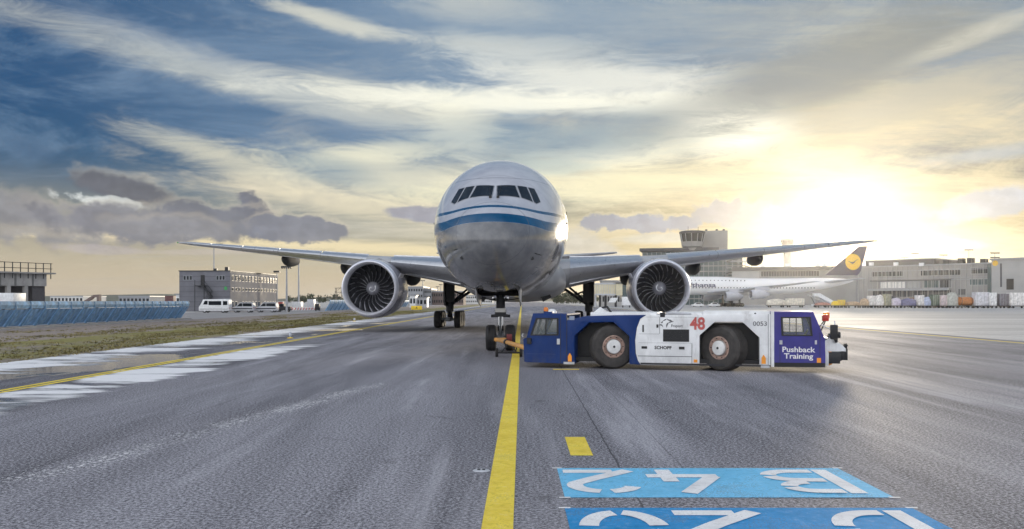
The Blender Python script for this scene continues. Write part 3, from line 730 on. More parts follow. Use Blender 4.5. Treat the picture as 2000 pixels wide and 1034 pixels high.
# wings
M_WING = mat('wing_grey', (0.42, 0.425, 0.44), 0.36, dirt=0.3, vscale=0.8, dirtcol=(0.2, 0.2, 0.2, 1))
M_WLE = mat('leading_edge_metal', (0.66, 0.67, 0.69), 0.30, 0.75, var=0.06)
W_ST = [  # span, leading edge station, chord, height at the leading edge, thickness, twist degrees
    (1.6, 22.6, 17.0, 3.86, 0.135, 3.0), (3.1, 24.2, 15.0, 4.12, 0.130, 3.0), (5.5, 25.95, 12.6, 4.40, 0.120, 2.6), (9.8, 29.0, 9.2, 4.90, 0.108, 2.0), (14.5, 32.3, 7.4, 5.46, 0.100, 1.4),
    (20.0, 36.2, 5.6, 6.08, 0.098, 0.6), (25.0, 39.75, 4.2, 6.64, 0.095, 0.0), (28.8, 42.55, 3.0, 7.08, 0.092, -0.5), (30.6, 44.6, 1.9, 7.30, 0.090, -0.8), (31.7, 46.8, 0.55, 7.44, 0.08, -1.0)]
def foil(n=14):
    up = []
    for i in range(n + 1):
        x = (1 - math.cos(math.pi * i / n)) / 2
        up.append((x, 5 * (0.2969 * math.sqrt(x) - 0.1260 * x - 0.3516 * x * x + 0.2843 * x ** 3 - 0.1036 * x ** 4)))
    cam_ = lambda x: 0.018 * math.sin(math.pi * x)
    return [(x, cam_(x) + t) for x, t in reversed(up)] + [(x, cam_(x) - t) for x, t in up[1:-1]]
FOIL = foil()
def foil_ring(sx, st, f0=0.0, f1=1.0, grow=0.0):
    x, yl, ch, z, t, tw = st; out = []
    for a, h in FOIL:
        a2 = min(max(a, f0), f1); yy = a2 * ch; zz = h * t * ch / 1.0
        zz += math.copysign(grow, h)
        out.append(Vector((sx * x, yl + yy * math.cos(R(tw)) + zz * math.sin(R(tw)) - grow, z + zz * math.cos(R(tw)) - yy * math.sin(R(tw)))))
    return out
for sx in (-1, 1):
    wing = MB().loft([foil_ring(sx, s) for s in W_ST]).build('wing', M_WING, plane, smooth=35)
    # slats: bright leading edge segments, proud of the skin
    def at(x):
        for a, b in zip(W_ST, W_ST[1:]):
            if a[0] <= x <= b[0]:
                f = (x - a[0]) / (b[0] - a[0]); return tuple(a[i] + (b[i] - a[i]) * f for i in range(6))
    for x0, x1 in ((3.6, 8.6), (10.6, 14.6), (14.68, 18.7), (18.78, 22.6), (22.68, 26.2), (26.28, 29.2)):
        MB().loft([foil_ring(sx, at(x0 + (x1 - x0) * q / 3), 0.0, 0.12, 0.012) for q in range(4)]).build('slat', M_WLE, wing, smooth=50)
    # flap track fairings
    for x0, ln, rr, yo, zo in ((8.4, 6.5, 0.60, 33.6, 3.80), (14.0, 5.6, 0.54, 36.6, 4.62), (19.5, 4.8, 0.50, 39.0, 5.40)):
        pr = [(0.02, 0.0), (rr * .55, 0.07), (rr * .88, 0.2), (rr, 0.38), (rr * .92, 0.6), (rr * .6, 0.85), (0.03, 1.0)]
        rg = [[Vector((sx * x0 + r_ * 0.8 * math.cos(a), yo + t_ * ln, zo + 0.15 + r_ * math.sin(a) * 1.15)) for a in [2 * math.pi * q / 20 for q in range(20)]] for r_, t_ in pr]
        MB().loft(rg).build('flap_fairing', mat('fairing_grey', (0.09, 0.092, 0.10), 0.75, dirt=0.3, spec=0.2), wing, smooth=60)
    MB().lathe([(0.0, 0), (0.05, 0.02), (0.06, 0.12), (0.0, 0.2)], o=(sx * 31.3, 45.8, 7.38), n=8).build('tip_light', M_RED if sx > 0 else mat('green_lens', (0.02, 0.3, 0.08), 0.25), wing)

# engines
M_NAC = mat('nacelle_paint', (0.36, 0.36, 0.41), 0.26, coat=0.3, vscale=1.0, dirt=0.25, dirtcol=(0.15, 0.15, 0.16, 1))
M_LIP = mat('inlet_lip_metal', (0.86, 0.86, 0.92), 0.30, 0.4, var=0.05)
M_BLADE = mat('fan_blade', (0.07, 0.072, 0.08), 0.30, 0.3)
M_BLADE_E = mat('blade_edge_titanium', (0.50, 0.50, 0.52), 0.28, 1.0)
M_DUCT = mat('inlet_liner', (0.07, 0.07, 0.08), 0.5)
blade_me = None
for sx in (-1, 1):
    ex, ez, y0 = sx * 9.61, 2.93, 25.7
    outer = [(1.925, 0.52), (1.97, 1.0), (2.0, 1.7), (2.0, 2.9), (1.93, 4.0), (1.80, 5.0), (1.66, 5.8)]
    nac = MB().lathe(outer + [(1.60, 5.8), (1.55, 4.8)], n=72).build('engine', M_NAC, plane, smooth=40, loc=(ex, y0, ez))
    lip = [(1.600, 0.80), (1.604, 0.56), (1.622, 0.34), (1.655, 0.17), (1.70, 0.06), (1.75, 0.0), (1.80, 0.03), (1.85, 0.13), (1.895, 0.30), (1.926, 0.525)]
    MB().lathe(lip, n=96).build('inlet_lip', M_LIP, nac, smooth=60)
    MB().lathe([(1.599, 0.79), (1.605, 1.0), (1.615, 1.2), (1.64, 1.5), (1.64, 2.2)], n=72).build('inlet_duct', M_DUCT, nac, smooth=60)
    MB().lathe([(0.0, 2.1), (1.645, 2.1)], n=48).build('stator_disc', M_BLACK, nac)
    MB().lathe([(0.0, 0.80), (0.06, 0.805), (0.16, 0.87), (0.28, 1.0), (0.40, 1.18), (0.47, 1.36), (0.49, 1.60)], n=40).build('spinner', mat('spinner_grey', (0.26, 0.26, 0.29), 0.35), nac, smooth=60)
    sp = []                                          # painted spiral on the spinner
    for i in range(30):
        f = i / 29; r_ = 0.05 + 0.22 * f ** 0.9; a = -sx * (f * 5.6) + 1.4
        sp.append(Vector((r_ * math.cos(a), (0.80 + 0.20 * (r_ / 0.28) ** 1.5) - 0.016, r_ * math.sin(a))))
    q = MB(); L_, R_ = [], []
    for i, v in enumerate(sp):
        wv_ = 0.016 + 0.034 * (i / 29); rad_ = Vector((v.x, 0.55 * math.hypot(v.x, v.z), v.z)); rad_.normalize()
        L_.append(v + rad_ * wv_); R_.append(v - rad_ * wv_)
    q.loft([L_, R_], False, False, closed=False); q.build('spinner_spiral', M_WHITE, nac, fix=False)
    # fan blades with a swept, twisted, S-shaped leading edge
    if blade_me is None:
        fr, bk = [], []
        for i in range(9):
            f = i / 8; r_ = 0.44 + 1.17 * f
            sw = 0.10 * math.sin(f * math.pi * 1.15) - 0.12 * f * f; st_ = R(28 + 36 * f); chd = 0.46 + 0.12 * math.sin(f * 3.0)
            ax, tg = math.cos(st_) * chd / 2, math.sin(st_) * chd / 2
            le = Vector((sw + tg, 1.42 - ax, r_)); te = Vector((sw - tg, 1.42 + ax, r_)); mid = (le + te) / 2 + Vector((0.02, 0.02, 0))
            fr.append([le, mid, te]); bk.append([te + Vector((0.012, 0.012, 0)), mid + Vector((0.02, 0.016, 0)), le + Vector((0.012, 0.006, 0))])
        q = MB(); q.loft([a + b for a, b in zip(fr, bk)]); o = q.build('fan_blade', M_BLADE, nac, smooth=60); blade_me = o.data
        q = MB(); q.loft([[a[0] + Vector((0.0, -0.006, 0)), a[0].lerp(a[1], 0.22) + Vector((-0.005, -0.005, 0)), a[0] + Vector((0.012, 0.0, 0))] for a in fr]); edge_me = q.build('blade_edge', M_BLADE_E, nac, smooth=60).data
        n0 = 1
    else: n0 = 0
    for i in range(n0, 22):
        link('fan_blade', blade_me, nac, None, (0, 2 * math.pi * i / 22, 0)); link('blade_edge', edge_me, nac, None, (0, 2 * math.pi * i / 22, 0))
    MB().lathe([(1.2, 3.6), (1.15, 5.4), (0.95, 6.6), (0.78, 7.2)], n=36, cap1=True).build('core_nozzle', mat('hot_metal', (0.20, 0.18, 0.16), 0.4, 0.9), nac, smooth=50)
    MB().box((-sx * 1.86, 1.5, 0.75), (0.05, 1.5, 0.55), ry=R(-sx * 24)).build('chine', M_NAC, nac)
    py = []
    for y_, w_, zb_, zt_ in ((27.3, 0.04, 4.84, 4.92), (28.3, 0.24, 4.5, 5.02), (30.0, 0.30, 4.3, 5.10), (32.5, 0.30, 4.0, 5.0), (35.5, 0.05, 4.2, 4.7)):
        py.append([Vector((ex - w_, y_, zb_)), Vector((ex + w_, y_, zb_)), Vector((ex + w_ * .8, y_, zt_)), Vector((ex - w_ * .8, y_, zt_))])
    MB().loft(py).build('pylon', M_WING, plane, smooth=40)

# tail
for sx in (-1, 1):
    rg = []
    for x_, yl, ch, z_ in ((0.6, 62.2, 6.8, 6.75), (5.5, 66.0, 4.5, 7.25), (10.5, 69.9, 2.3, 7.80), (10.8, 70.6, 1.3, 7.83)):
        rg.append([Vector((sx * x_, yl + a * ch, z_ + h * 0.10 * ch)) for a, h in FOIL])
    MB().loft(rg).build('tailplane', M_WING, plane, smooth=40)
rg = [[Vector((h * 0.10 * ch, yl + a * ch, z_)) for a, h in FOIL] for z_, yl, ch in ((7.8, 59.5, 9.0), (12.0, 63.6, 6.3), (17.2, 68.8, 3.2), (17.45, 69.4, 2.4))]
MB().loft(rg).build('tail_fin', M_WHITE, plane, smooth=40)

# landing gear
tyre_cache = {}
def wheel(parent, c, r, w, name='wheel', ax='X'):
    key = (r, w)
    if key not in tyre_cache:
        h = w / 2
        a = MB().lathe([(r * .56, -h * .80), (r * .72, -h), (r * .90, -h * .94), (r * .985, -h * .62), (r, -h * .30), (r * .975, -h * .27), (r * .975, -h * .2), (r, -h * .17), (r, h * .17), (r * .975, h * .2), (r * .975, h * .27), (r, h * .30), (r * .985, h * .62), (r * .90, h * .94), (r * .72, h), (r * .56, h * .80)], axis='X', n=36)
        b = MB().lathe([(0.0, -h * .72), (r * .16, -h * .74), (r * .2, -h * .45), (r * .42, -h * .40), (r * .52, -h * .72), (r * .57, -h * .80), (r * .57, h * .80), (r * .52, h * .72), (r * .42, h * .40), (r * .2, h * .45), (r * .16, h * .74), (0.0, h * .72)], axis='X', n=24)
        oa = a.build('tyre', M_RUBBER, None, smooth=35); ob = b.build('rim', M_LGREY, None, smooth=35)
        tyre_cache[key] = (oa.data, ob.data); bpy.data.objects.remove(oa); bpy.data.objects.remove(ob)
    ta, tb = tyre_cache[key]
    o = link(name, ta, parent, c); link('rim', tb, o)
    return o
NG = link('nose_gear', None, plane, (0.05, 6.0, 0))
NG.empty_display_size = 0.2
q = MB(); q.tube([(0, 0, 1.55), (0, 0, 2.75)], 0.19, 14); q.tube([(0, 0, 2.2), (0, -1.3, 2.75)], 0.06, 8); q.box((0, -0.02, 1.62), (0.46, 0.36, 0.20)); q.box((0, 0, 1.48), (0.60, 0.26, 0.10)); q.tube([(-0.40, 0, 1.46), (0.40, 0, 1.46)], 0.06, 8)
q.build('strut', M_DARK, NG, smooth=40)
MB().box((0, -0.21, 1.70), (0.44, 0.03, 0.17)).build('steering_plate', mat('plate_white', (0.62, 0.62, 0.60), 0.4), NG, bevel=0.008)
MB().tube([(0, 0, 0.62), (0, 0, 1.5)], 0.125, 16).build('oleo', M_CHROME, NG, smooth=50)
q = MB(); q.tube([(0, -0.16, 1.42), (0, -0.34, 1.05), (0, -0.15, 0.66)], 0.045, 8); q.tube([(-0.30, 0, 0.545), (0.30, 0, 0.545)], 0.10, 12); q.box((0, 0, 0.60), (0.24, 0.26, 0.26)); q.tube([(0.0, 0, .5), (0, -0.35, .42)], 0.05, 8)
q.build('axle', M_GEAR, NG, smooth=40)
for s in (-1, 1):
    wheel(NG, (s * 0.40, 0, 0.545), 0.545, 0.42)
    l = MB().lathe([(0.0, 0.10), (0.09, 0.10), (0.125, 0.0), (0.115, -0.04), (0.105, 0.01), (0.0, 0.03)], o=(s * 0.27, -0.22, 2.52), n=20).build('taxi_light', M_CHROME, NG, smooth=40)
    MB().lathe([(0.0, -0.012), (0.105, -0.012)], o=(s * 0.27, -0.22, 2.53), n=20).build('lens', glass('lamp_lens', (0.55, 0.56, 0.60), 0.08), l)
    l = MB().lathe([(0.0, 0.08), (0.07, 0.08), (0.095, 0.0), (0.0, 0.02)], o=(s * 0.25, -0.22, 2.22), n=18).build('taxi_light', M_CHROME, NG, smooth=40)
    MB().tube([(0, 0, 2.3), (s * 0.27, -0.2, 2.3)], 0.03, 6).build('lamp_bracket', M_DARK, NG)
    # open bay doors hanging either side
    rgd = [[Vector((s * (0.86 + dx), y_, zt)), Vector((s * (0.90 + dx), y_, zt)), Vector((s * (0.86 + dx), y_, zb)), Vector((s * (0.82 + dx), y_, zb))] for y_, zt, zb, dx in ((-2.3, 2.55, 2.45, 0), (-2.1, 2.62, 2.15, 0.0), (-0.6, 2.62, 1.92, 0.0), (0.2, 2.6, 1.85, 0), (0.35, 2.6, 2.3, 0))]
    MB().loft(rgd).build('gear_door', mat('door_grey', (0.36, 0.365, 0.375), 0.4, dirt=0.4), NG)
    MB().tube([(s * 0.15, -0.1, 2.1), (s * 0.82, -0.3, 2.2)], 0.022, 6).build('door_rod', M_DARK, NG)
MB().loft([[(-w_, y_, z_), (w_, y_, z_), (w_, y_, 2.75), (-w_, y_, 2.75)] for w_, y_, z_ in ((0.62, 3.9, 2.44), (0.80, 4.3, 2.385), (0.80, 5.6, 2.325), (0.80, 6.6, 2.30))]).build('gear_bay', mat('bay_black', (0.006, 0.006, 0.007), 0.95, spec=0.05), plane)
for sx in (-1, 1):
    MG = link('main_gear', None, plane, (sx * 5.49, 37.0, 0)); MG.empty_display_size = 0.2
    q = MB(); q.tube([(0, 0, 1.25), (0, 0, 4.6)], 0.31, 14); q.tube([(0, 0, 0.62), (0, 0, 1.3)], 0.2, 12); q.tube([(0, 0.3, 1.2), (0, 1.8, 4.2)], 0.12, 10); q.box((0, -0.25, 1.25), (0.34, 0.3, 0.35))
    q.tube([(0, -0.28, 1.35), (0, -0.62, 0.98), (0, -0.2, 0.72)], 0.06, 8)
    q.build('strut', M_DARK, MG, smooth=40)
    q = MB(); q.tube([(-sx * 0.05, -0.1, 1.75), (-sx * 2.7, -0.6, 3.55)], 0.115, 10); q.tube([(-sx * 0.05, 0.3, 1.9), (-sx * 2.2, 0.6, 3.75)], 0.09, 10); q.tube([(-sx * 0.10, 0, 2.95), (-sx * 1.15, -0.2, 2.55)], 0.07, 8); q.build('side_brace', M_DARK, MG, smooth=40)
    MB().loft([[Vector((sx * 0.34, y_, zt)), Vector((sx * 0.40, y_, zt)), Vector((sx * 0.36, y_, zb)), Vector((sx * 0.30, y_, zb))] for y_, zt, zb in ((-1.0, 4.2, 2.4), (-0.9, 4.2, 1.75), (0.9, 4.2, 1.6), (1.2, 4.2, 2.6))]).build('gear_door', M_GEAR, MG)
    MB().bb(-0.48, 0.42, -0.40, -0.33, 2.0, 4.3).build('leg_door', M_DARK, MG)
    q = MB(); q.bb(-0.16, 0.16, -1.75, 1.75, 0.50, 0.82)
    for ay in (-1.47, 0, 1.47): q.tube([(-0.55, ay, 0.66), (0.55, ay, 0.66)], 0.10, 10)
    q.build('bogie_beam', M_GEAR, MG, smooth=40)
    for ay in (-1.47, 0, 1.47):
        for s in (-1, 1): wheel(MG, (s * 0.78, ay, 0.66), 0.66, 0.52)

# ------------------------------------------------------------------ a vertical plane measured on the photograph
class Frame:
    def __init__(s, ax, ay, bx, by):
        s.a = Vector((ax, ay, 0)); d = Vector((bx - ax, by - ay, 0)); s.len = d.length; s.u = d.normalized(); s.rz = math.atan2(s.u.y, s.u.x)
    def S(s, px):
        U = (px - 1000) / FPX; return (U * s.a.y - s.a.x) / (s.u.x - U * s.u.y)
    def T(s, px, py):
        q = s.S(px); Y = s.a.y + s.u.y * q; return (q, CAM_H + (HOR - py) / FPX * Y)
    def W(s, q, t, z): return s.a + s.u * q + Vector((-s.u.y, s.u.x, 0)) * t + Vector((0, 0, z))
def side(a, b, c): return (a, c, b)                  # profile (along, up) extruded across

# ------------------------------------------------------------------ pushback tug
TF = Frame(0.353, 26.2, 9.0, 24.0); T = TF.T; TW = 2.5
tug = thing('pushback_tug', 'low blue and white aircraft tug with two cabs parked before the airliner', 'tug', TF.a, TF.rz)
M_TBLUE = mat('tug_blue', (0.004, 0.030, 0.150), 0.42, coat=0.0, vscale=1.5, spec=0.3, low=0.75, dirt=0.35, dirtcol=(0.03, 0.055, 0.14, 1))
M_TVIOL = mat('tug_cab_blue', (0.05, 0.046, 0.24), 0.42, coat=0.0, spec=0.3, low=0.6, vscale=1.5, dirt=0.2, dirtcol=(0.09, 0.08, 0.2, 1))
M_TWHITE = mat('tug_white', (0.78, 0.79, 0.80), 0.42, vscale=1.6, low=0.8, dirt=0.7, dirtcol=(0.40, 0.385, 0.38, 1))
M_RUST = mat('rusty_rim', (0.42, 0.29, 0.24), 0.7, vscale=6, dirt=0.6, dirtcol=(0.16, 0.08, 0.05, 1), var=0.3)
M_TGLASS = glass('cab_glass', (0.40, 0.45, 0.46), 0.04, 0.14)
def pts(*l): return [T(*p) for p in l]
curve = [(1262, 615.5), (1250, 623), (1243.5, 640), (1240, 665), (1241, 690), (1245, 704), (1251, 713)]
body_b = pts((1107, 626), (1142, 618), (1200, 616)) + pts(*curve) + pts((1229, 711.5), (1229, 657), (1198, 629.5), (1150, 630.5), (1122, 656), (1122, 711), (1107, 711))
MB().prism(body_b, side, 0.0, TW).build('front_body', M_TBLUE, tug, bevel=0.018)
body_w = pts(*[(1505, 613.5), (1505, 716.5), (1483.5, 716.5), (1483.5, 660), (1450, 629), (1396, 629), (1366, 656), (1366, 714.8), (1251.5, 713.2)]) + pts(*[(p[0] + 0.6, p[1]) for p in reversed(curve[:-1])])
rear = MB().prism(body_w, side, 0.0, TW).build('rear_body', M_TWHITE, tug, bevel=0.015)
s0, s1, s2, s3 = TF.S(1124), TF.S(1227), TF.S(1368), TF.S(1481)
q = MB(); q.bb(s0 - .1, s1 + .1, 0.62, TW - 0.62, 0.32, 1.40); q.bb(s2 - .1, s3 + .1, 0.62, TW - 0.62, 0.32, 1.40); q.bb(0.25, 8.7, 0.3, TW - 0.3, 0.21, 0.34); q.build('chassis', M_BLACK, tug)
# deck covers and fittings on top
sd = TF.S
MB().bb(sd(1152), sd(1282), 0.10, TW - 0.1, 1.60, 1.735).build('deck_cover', M_TWHITE, tug, bevel=0.02)
MB().bb(sd(1284), sd(1302), 0.10, 0.8, 1.58, 1.70).build('deck_cover', M_GREY, tug, bevel=0.02)
MB().bb(sd(1303), sd(1372), 0.06, TW - 0.06, 1.575, 1.745).build('deck_cover', M_TWHITE, tug, bevel=0.02)
MB().bb(sd(1373), sd(1504), 0.04, TW - 0.04, 1.575, 1.785).build('deck_cover', M_TWHITE, tug, bevel=0.02)
MB().bb(sd(1289), sd(1299), -0.01, 0.25, 1.60, 1.74).build('filler_cap', M_BLACK, tug, bevel=0.02)
MB().tube([(sd(1304), 0.02, 1.72), (sd(1350), 0.02, 1.70)], 0.035, 8).build('deck_pipe', M_LGREY, tug)
MB().lathe([(0.0, -0.012), (0.028, -0.012), (0.03, 0.03)], o=(sd(1475), 0.03, T(1475, 613)[1]), n=12).build('deck_plug', M_BLACK, tug)
MB().prism([(sd(1152), 1.72), (sd(1182), 1.72), (sd(1166), 1.90)], side, 0.7, 0.76).build('lifting_bracket', M_TWHITE, tug)
MB().tube([(sd(1164), 0.9, 1.72), (sd(1168), 0.9, 1.88), (sd(1178), 0.9, 1.90), (sd(1186), 0.9, 1.72)], 0.035, 8).build('grab_loop', M_BLACK, tug)

def wheel_t(px, py, steer, far):
    s_, z_ = T(px, py); z_ = 0.685; r, w = 0.685, 0.60; t_ = 0.37 if not far else TW - 0.37
    h = w / 2; sg = -1 if not far else 1
    prof = [(r * .50, -h * .86), (r * .62, -h * .97), (r * .78, -h), (r * .90, -h * .97), (r * .965, -h * .84), (r, -h * .66)]
    for i in range(7):
        c_ = -h * .55 + h * 1.1 * i / 6; prof += [(r * .998, c_ - h * .06), (r * .972, c_ - h * .045), (r * .972, c_ + h * .045), (r * .998, c_ + h * .06)]
    prof += [(r, h * .66), (r * .965, h * .84), (r * .90, h * .97), (r * .78, h), (r * .62, h * .97), (r * .50, h * .86)]
    o = MB().lathe(prof, n=48).build('wheel', mat('tug_tyre', (0.05, 0.046, 0.044), 0.8, var=0.3, vscale=4, bump=0.4, bscale=25, dirt=0.6, dirtcol=(0.12, 0.105, 0.095, 1)), tug, smooth=30, loc=(s_, t_, z_), rot=(0, 0, R(steer)))
    f = lambda y: sg * y
    MB().lathe([(r * .52, f(h * .86)), (r * .47, f(h * .92)), (r * .44, f(h * .80)), (r * .40, f(h * .74)), (r * .385, f(h * .80)), (r * .36, f(h * .80)), (r * .345, f(h * .45)), (0.0, f(h * .42))], n=36).build('rim', M_RUST, o, smooth=35)
    hub = MB().lathe([(r * .325, f(h * .45)), (r * .325, f(h * .96)), (r * .29, f(h * 1.05)), (r * .08, f(h * 1.10)), (0.0, f(h * 1.10))], n=30).build('hub', mat('hub_white', (0.74, 0.74, 0.73), 0.4, dirt=0.3), o, smooth=35)
    q = MB()
    for i in range(10):
        a = 2 * math.pi * i / 10; q.lathe([(0.0, f(h * .86)), (0.018, f(h * .86)), (0.018, f(h * .72))], o=(r * .43 * math.cos(a), 0, r * .43 * math.sin(a)), n=6)
    q.lathe([(0.0, f(h * 1.16)), (0.035, f(h * 1.16)), (0.04, f(h * 1.09))], n=8); q.build('wheel_nuts', M_DARK, o)
for far in (False, True):
    wheel_t(1192, 680, 20, far); wheel_t(1414, 681, -34, far)

def cab(profile, hole, mirror_windows, m, x_front, name, glass_split):
    c = link(name, None, tug); c.empty_display_size = 0.2
    P_ = pts(*profile); H = pts(*hole)
    return c, P_, H
# left cab
cb = link('front_cab', None, tug); cb.empty_display_size = 0.2
A = pts((1041, 612.5), (1107, 613), (1107, 711), (1024, 707), (1022, 662), (1028.5, 659.5)); Hh = pts((1048, 622), (1090, 622), (1090, 655), (1036.5, 655))
def cab_sides(parent, quads, m, name='side_panel'):
    for t0, t1 in ((0.0, 0.05), (TW - 0.05, TW)):
        q = MB()
        for poly in quads: q.prism(poly, side, t0, t1)
        q.build(name, m, parent)
cab_sides(cb, [[A[0], A[1], Hh[1], Hh[0]], [A[1], (A[1][0], Hh[2][1]), Hh[2], Hh[1]], [(A[1][0], Hh[2][1]), A[2], A[3], A[4], A[5], Hh[3], Hh[2]], [A[0], Hh[0], Hh[3], A[5]]], M_TBLUE)
q = MB(); q.prism([A[0], A[1], (A[1][0], A[1][1] - .05), (A[0][0] + .01, A[0][1] - .05)], side, 0.05, TW - 0.05); q.build('roof', M_TBLUE, cb)
q = MB(); q.prism([A[5], A[4], A[3], (A[3][0] + .06, A[3][1]), (A[4][0] + .06, A[4][1]), (A[5][0] + .05, A[5][1] - .02)], side, 0.05, TW - 0.05); q.bb(A[2][0] - 0.06, A[2][0] - .002, 0.05, TW - 0.05, A[2][1], A[1][1] - 0.75); q.bb(A[3][0] + .06, A[2][0] - .06, .05, TW - .05, A[2][1] + .02, A[2][1] + .08); q.build('shell', M_TBLUE, cb)
for t0 in (0.05, TW - 0.15, TW / 2 - 0.05):
    MB().prism([A[0], (A[0][0] + .07, A[0][1] - .04), (A[5][0] + .07, A[5][1]), A[5]], side, t0, t0 + 0.1).build('windscreen_pillar', M_BLACK, cb)
MB().prism([(A[0][0] + .03, A[0][1] - .05), (A[0][0] + .045, A[0][1] - .05), (A[5][0] + .045, A[5][1]), (A[5][0] + .03, A[5][1])], side, 0.15, TW - 0.15).build('windscreen', M_TGLASS, cb)
def cab_windows(parent, H, split):
    for t0 in (-0.012, TW - 0.013):
        fr = MB(); w = 0.035
        for i in range(len(H)):
            a, b = Vector(H[i]), Vector(H[(i + 1) % len(H)]); c_ = sum((Vector(p) for p in H), Vector((0, 0))) / len(H)
            a2, b2 = a + (c_ - a).normalized() * w * 1.4, b + (c_ - b).normalized() * w * 1.4; a3, b3 = a - (c_ - a).normalized() * w * .6, b - (c_ - b).normalized() * w * .6
            fr.prism([a3, b3, b2, a2], side, t0, t0 + 0.025)
        fr.prism([(split - .012, min(p[1] for p in H)), (split + .012, min(p[1] for p in H)), (split + .012, max(p[1] for p in H)), (split - .012, max(p[1] for p in H))], side, t0 + 0.002, t0 + 0.02)
        w_ = fr.build('side_window', M_BLACK, parent)
        MB().prism(H, side, t0 + 0.026, t0 + 0.032).build('pane', M_TGLASS, w_)
cab_windows(cb, Hh, T(1066, 640)[0])
def strip(name, px0, px1, py0, py1, m, parent, proud=0.006):
    a = T(px0, py0); b = T(px1, py1); z0, z1 = sorted((a[1], b[1]))
    return MB().bb(a[0], b[0], -proud, 0.004, z0, z1).build(name, m, parent)
M_SEAM = mat('seam_dark', (0.03, 0.03, 0.035), 0.7)
strip('door_handle', 1088, 1093.5, 662, 673, M_LGREY, cb, 0.035); strip('door_seam', 1094.4, 1095.2, 614, 709, M_SEAM, cb); strip('door_seam', 1106.4, 1107.4, 614, 710, M_SEAM, cb); strip('kick_seam', 1026, 1106, 708.6, 710.0, M_SEAM, cb); strip('mirror_plate', 1030, 1038, 660, 672, M_BLACK, cb, 0.08)
strip('scuffed_rail', 1028, 1086, 691, 692.2, mat('worn_blue', (0.10, 0.13, 0.26), 0.6, dirt=.5), cb, 0.012)
a = T(1052, 612)
be = MB().lathe([(0.075, 0.0), (0.08, 0.03), (0.075, 0.05)], o=(a[0], 1.1, a[1]), axis='Z', n=18, cap1=True).build('beacon', M_BLACK, tug)
MB().lathe([(0.07, 0.05), (0.075, 0.12), (0.06, 0.17), (0.0, 0.185)], o=(a[0], 1.1, a[1]), axis='Z', n=18).build('lens', M_AMBER, be, smooth=50)
a = T(1066, 612.8)
MB().lathe([(0.14, 0.0), (0.135, 0.05), (0.10, 0.11), (0.05, 0.135), (0.0, 0.14)], o=(a[0], 1.0, a[1]), axis='Z', n=22).build('roof_dome', M_TWHITE, tug, smooth=50)
MB().bb(sd(1060), sd(1075), 0.2, 0.6, a[1] - 0.01, a[1] + 0.05).build('roof_unit', M_TBLUE, tug, bevel=0.01)
strip('step_light', 1112, 1122, 617.5, 625.5, mat('step_grey', (0.25, 0.30, 0.42), 0.5), tug, 0.01)
# right cab
cr = link('rear_cab', None, tug); cr.empty_display_size = 0.2
B = pts((1505, 609), (1588, 609), (1611.5, 663), (1612, 718), (1506, 717)); Hb = pts((1526, 620), (1582.5, 620), (1586, 656), (1527.5, 655.5))
Wd = T(1512, 640)[0]
cab_sides(cr, [[(Wd, B[0][1]), B[1], Hb[1], Hb[0]], [B[1], B[2], (B[2][0], Hb[2][1] - .0), Hb[2], Hb[1]] if False else [B[1], B[2], Hb[2], Hb[1]], [(Wd, B[0][1]), Hb[0], Hb[3], (Wd, B[4][1] + .13)], [Hb[3], Hb[2], B[2], (B[3][0], B[3][1] + .125), (Wd, B[4][1] + .13)]], M_TVIOL)
cab_sides(cr, [[(Wd, B[4][1] + .13), (B[3][0], B[3][1] + .125), B[3], (Wd, B[4][1])]], M_BLACK, 'sill_panel')
cab_sides(cr, [[(B[0][0] + .004, B[0][1]), (Wd, B[0][1]), (Wd, B[4][1]), (B[4][0] + .004, B[4][1])]], M_TWHITE, 'corner_panel')
q = MB(); q.prism([B[0], B[1], (B[1][0] - .01, B[1][1] - .05), (B[0][0], B[0][1] - .05)], side, 0.05, TW - 0.05); q.build('roof', M_TVIOL, cr)
q = MB(); q.prism([B[2], B[3], (B[3][0] - .06, B[3][1]), (B[2][0] - .06, B[2][1] - .02)], side, 0.05, TW - 0.05); q.bb(Wd - .02, Wd + .04, 0.05, TW - .05, B[4][1], B[4][1] + 0.75); q.bb(Wd + .04, B[3][0] - .06, .05, TW - .05, B[4][1] + .02, B[4][1] + .08); q.build('shell', M_TWHITE, cr)
for t0 in (0.05, TW - 0.15, TW / 2 - 0.05):
    MB().prism([B[1], (B[1][0] - .07, B[1][1] - .04), (B[2][0] - .07, B[2][1]), B[2]], side, t0, t0 + 0.1).build('windscreen_pillar', M_BLACK, cr)
MB().prism([(B[1][0] - .03, B[1][1] - .05), (B[1][0] - .045, B[1][1] - .05), (B[2][0] - .045, B[2][1]), (B[2][0] - .03, B[2][1])], side, 0.15, TW - 0.15).build('windscreen', M_TGLASS, cr)
cab_windows(cr, Hb, T(1555, 640)[0])
for c_, sx_, dr in ((cb, sd(1080), -1), (cr, sd(1540), 1)):        # seat, dashboard and steering wheel
    for t0 in (0.55,):
        q = MB(); q.bb(sx_ - .25, sx_ + .25, t0, t0 + .48, 0.50, 0.62); q.box((sx_ - dr * .26, t0 + .24, 0.86), (0.12, 0.46, 0.55), ry=R(-8 * dr)); q.bb(sx_ - .2, sx_ + .2, t0 + .05, t0 + .43, 0.3, .50); q.build('seat', M_DARK, c_, bevel=0.03)
    q = MB(); q.bb(sx_ + dr * .62, sx_ + dr * .95, 0.1, TW - .1, 0.4, 0.90); q.build('dashboard', M_DARK, c_, bevel=0.03)
    q = MB(); ring = [Vector((sx_ + dr * .52 + .08 * dr * math.sin(a), 0.79 + 0.19 * math.cos(a), 1.06 + 0.17 * math.sin(a))) for a in [2 * math.pi * i / 20 for i in range(21)]]; q.tube(ring, 0.016, 6, False); q.tube([(sx_ + dr * .52, .79, 1.06), (sx_ + dr * .7, .79, .85)], .03, 6); q.build('steering_wheel', M_BLACK, c_)
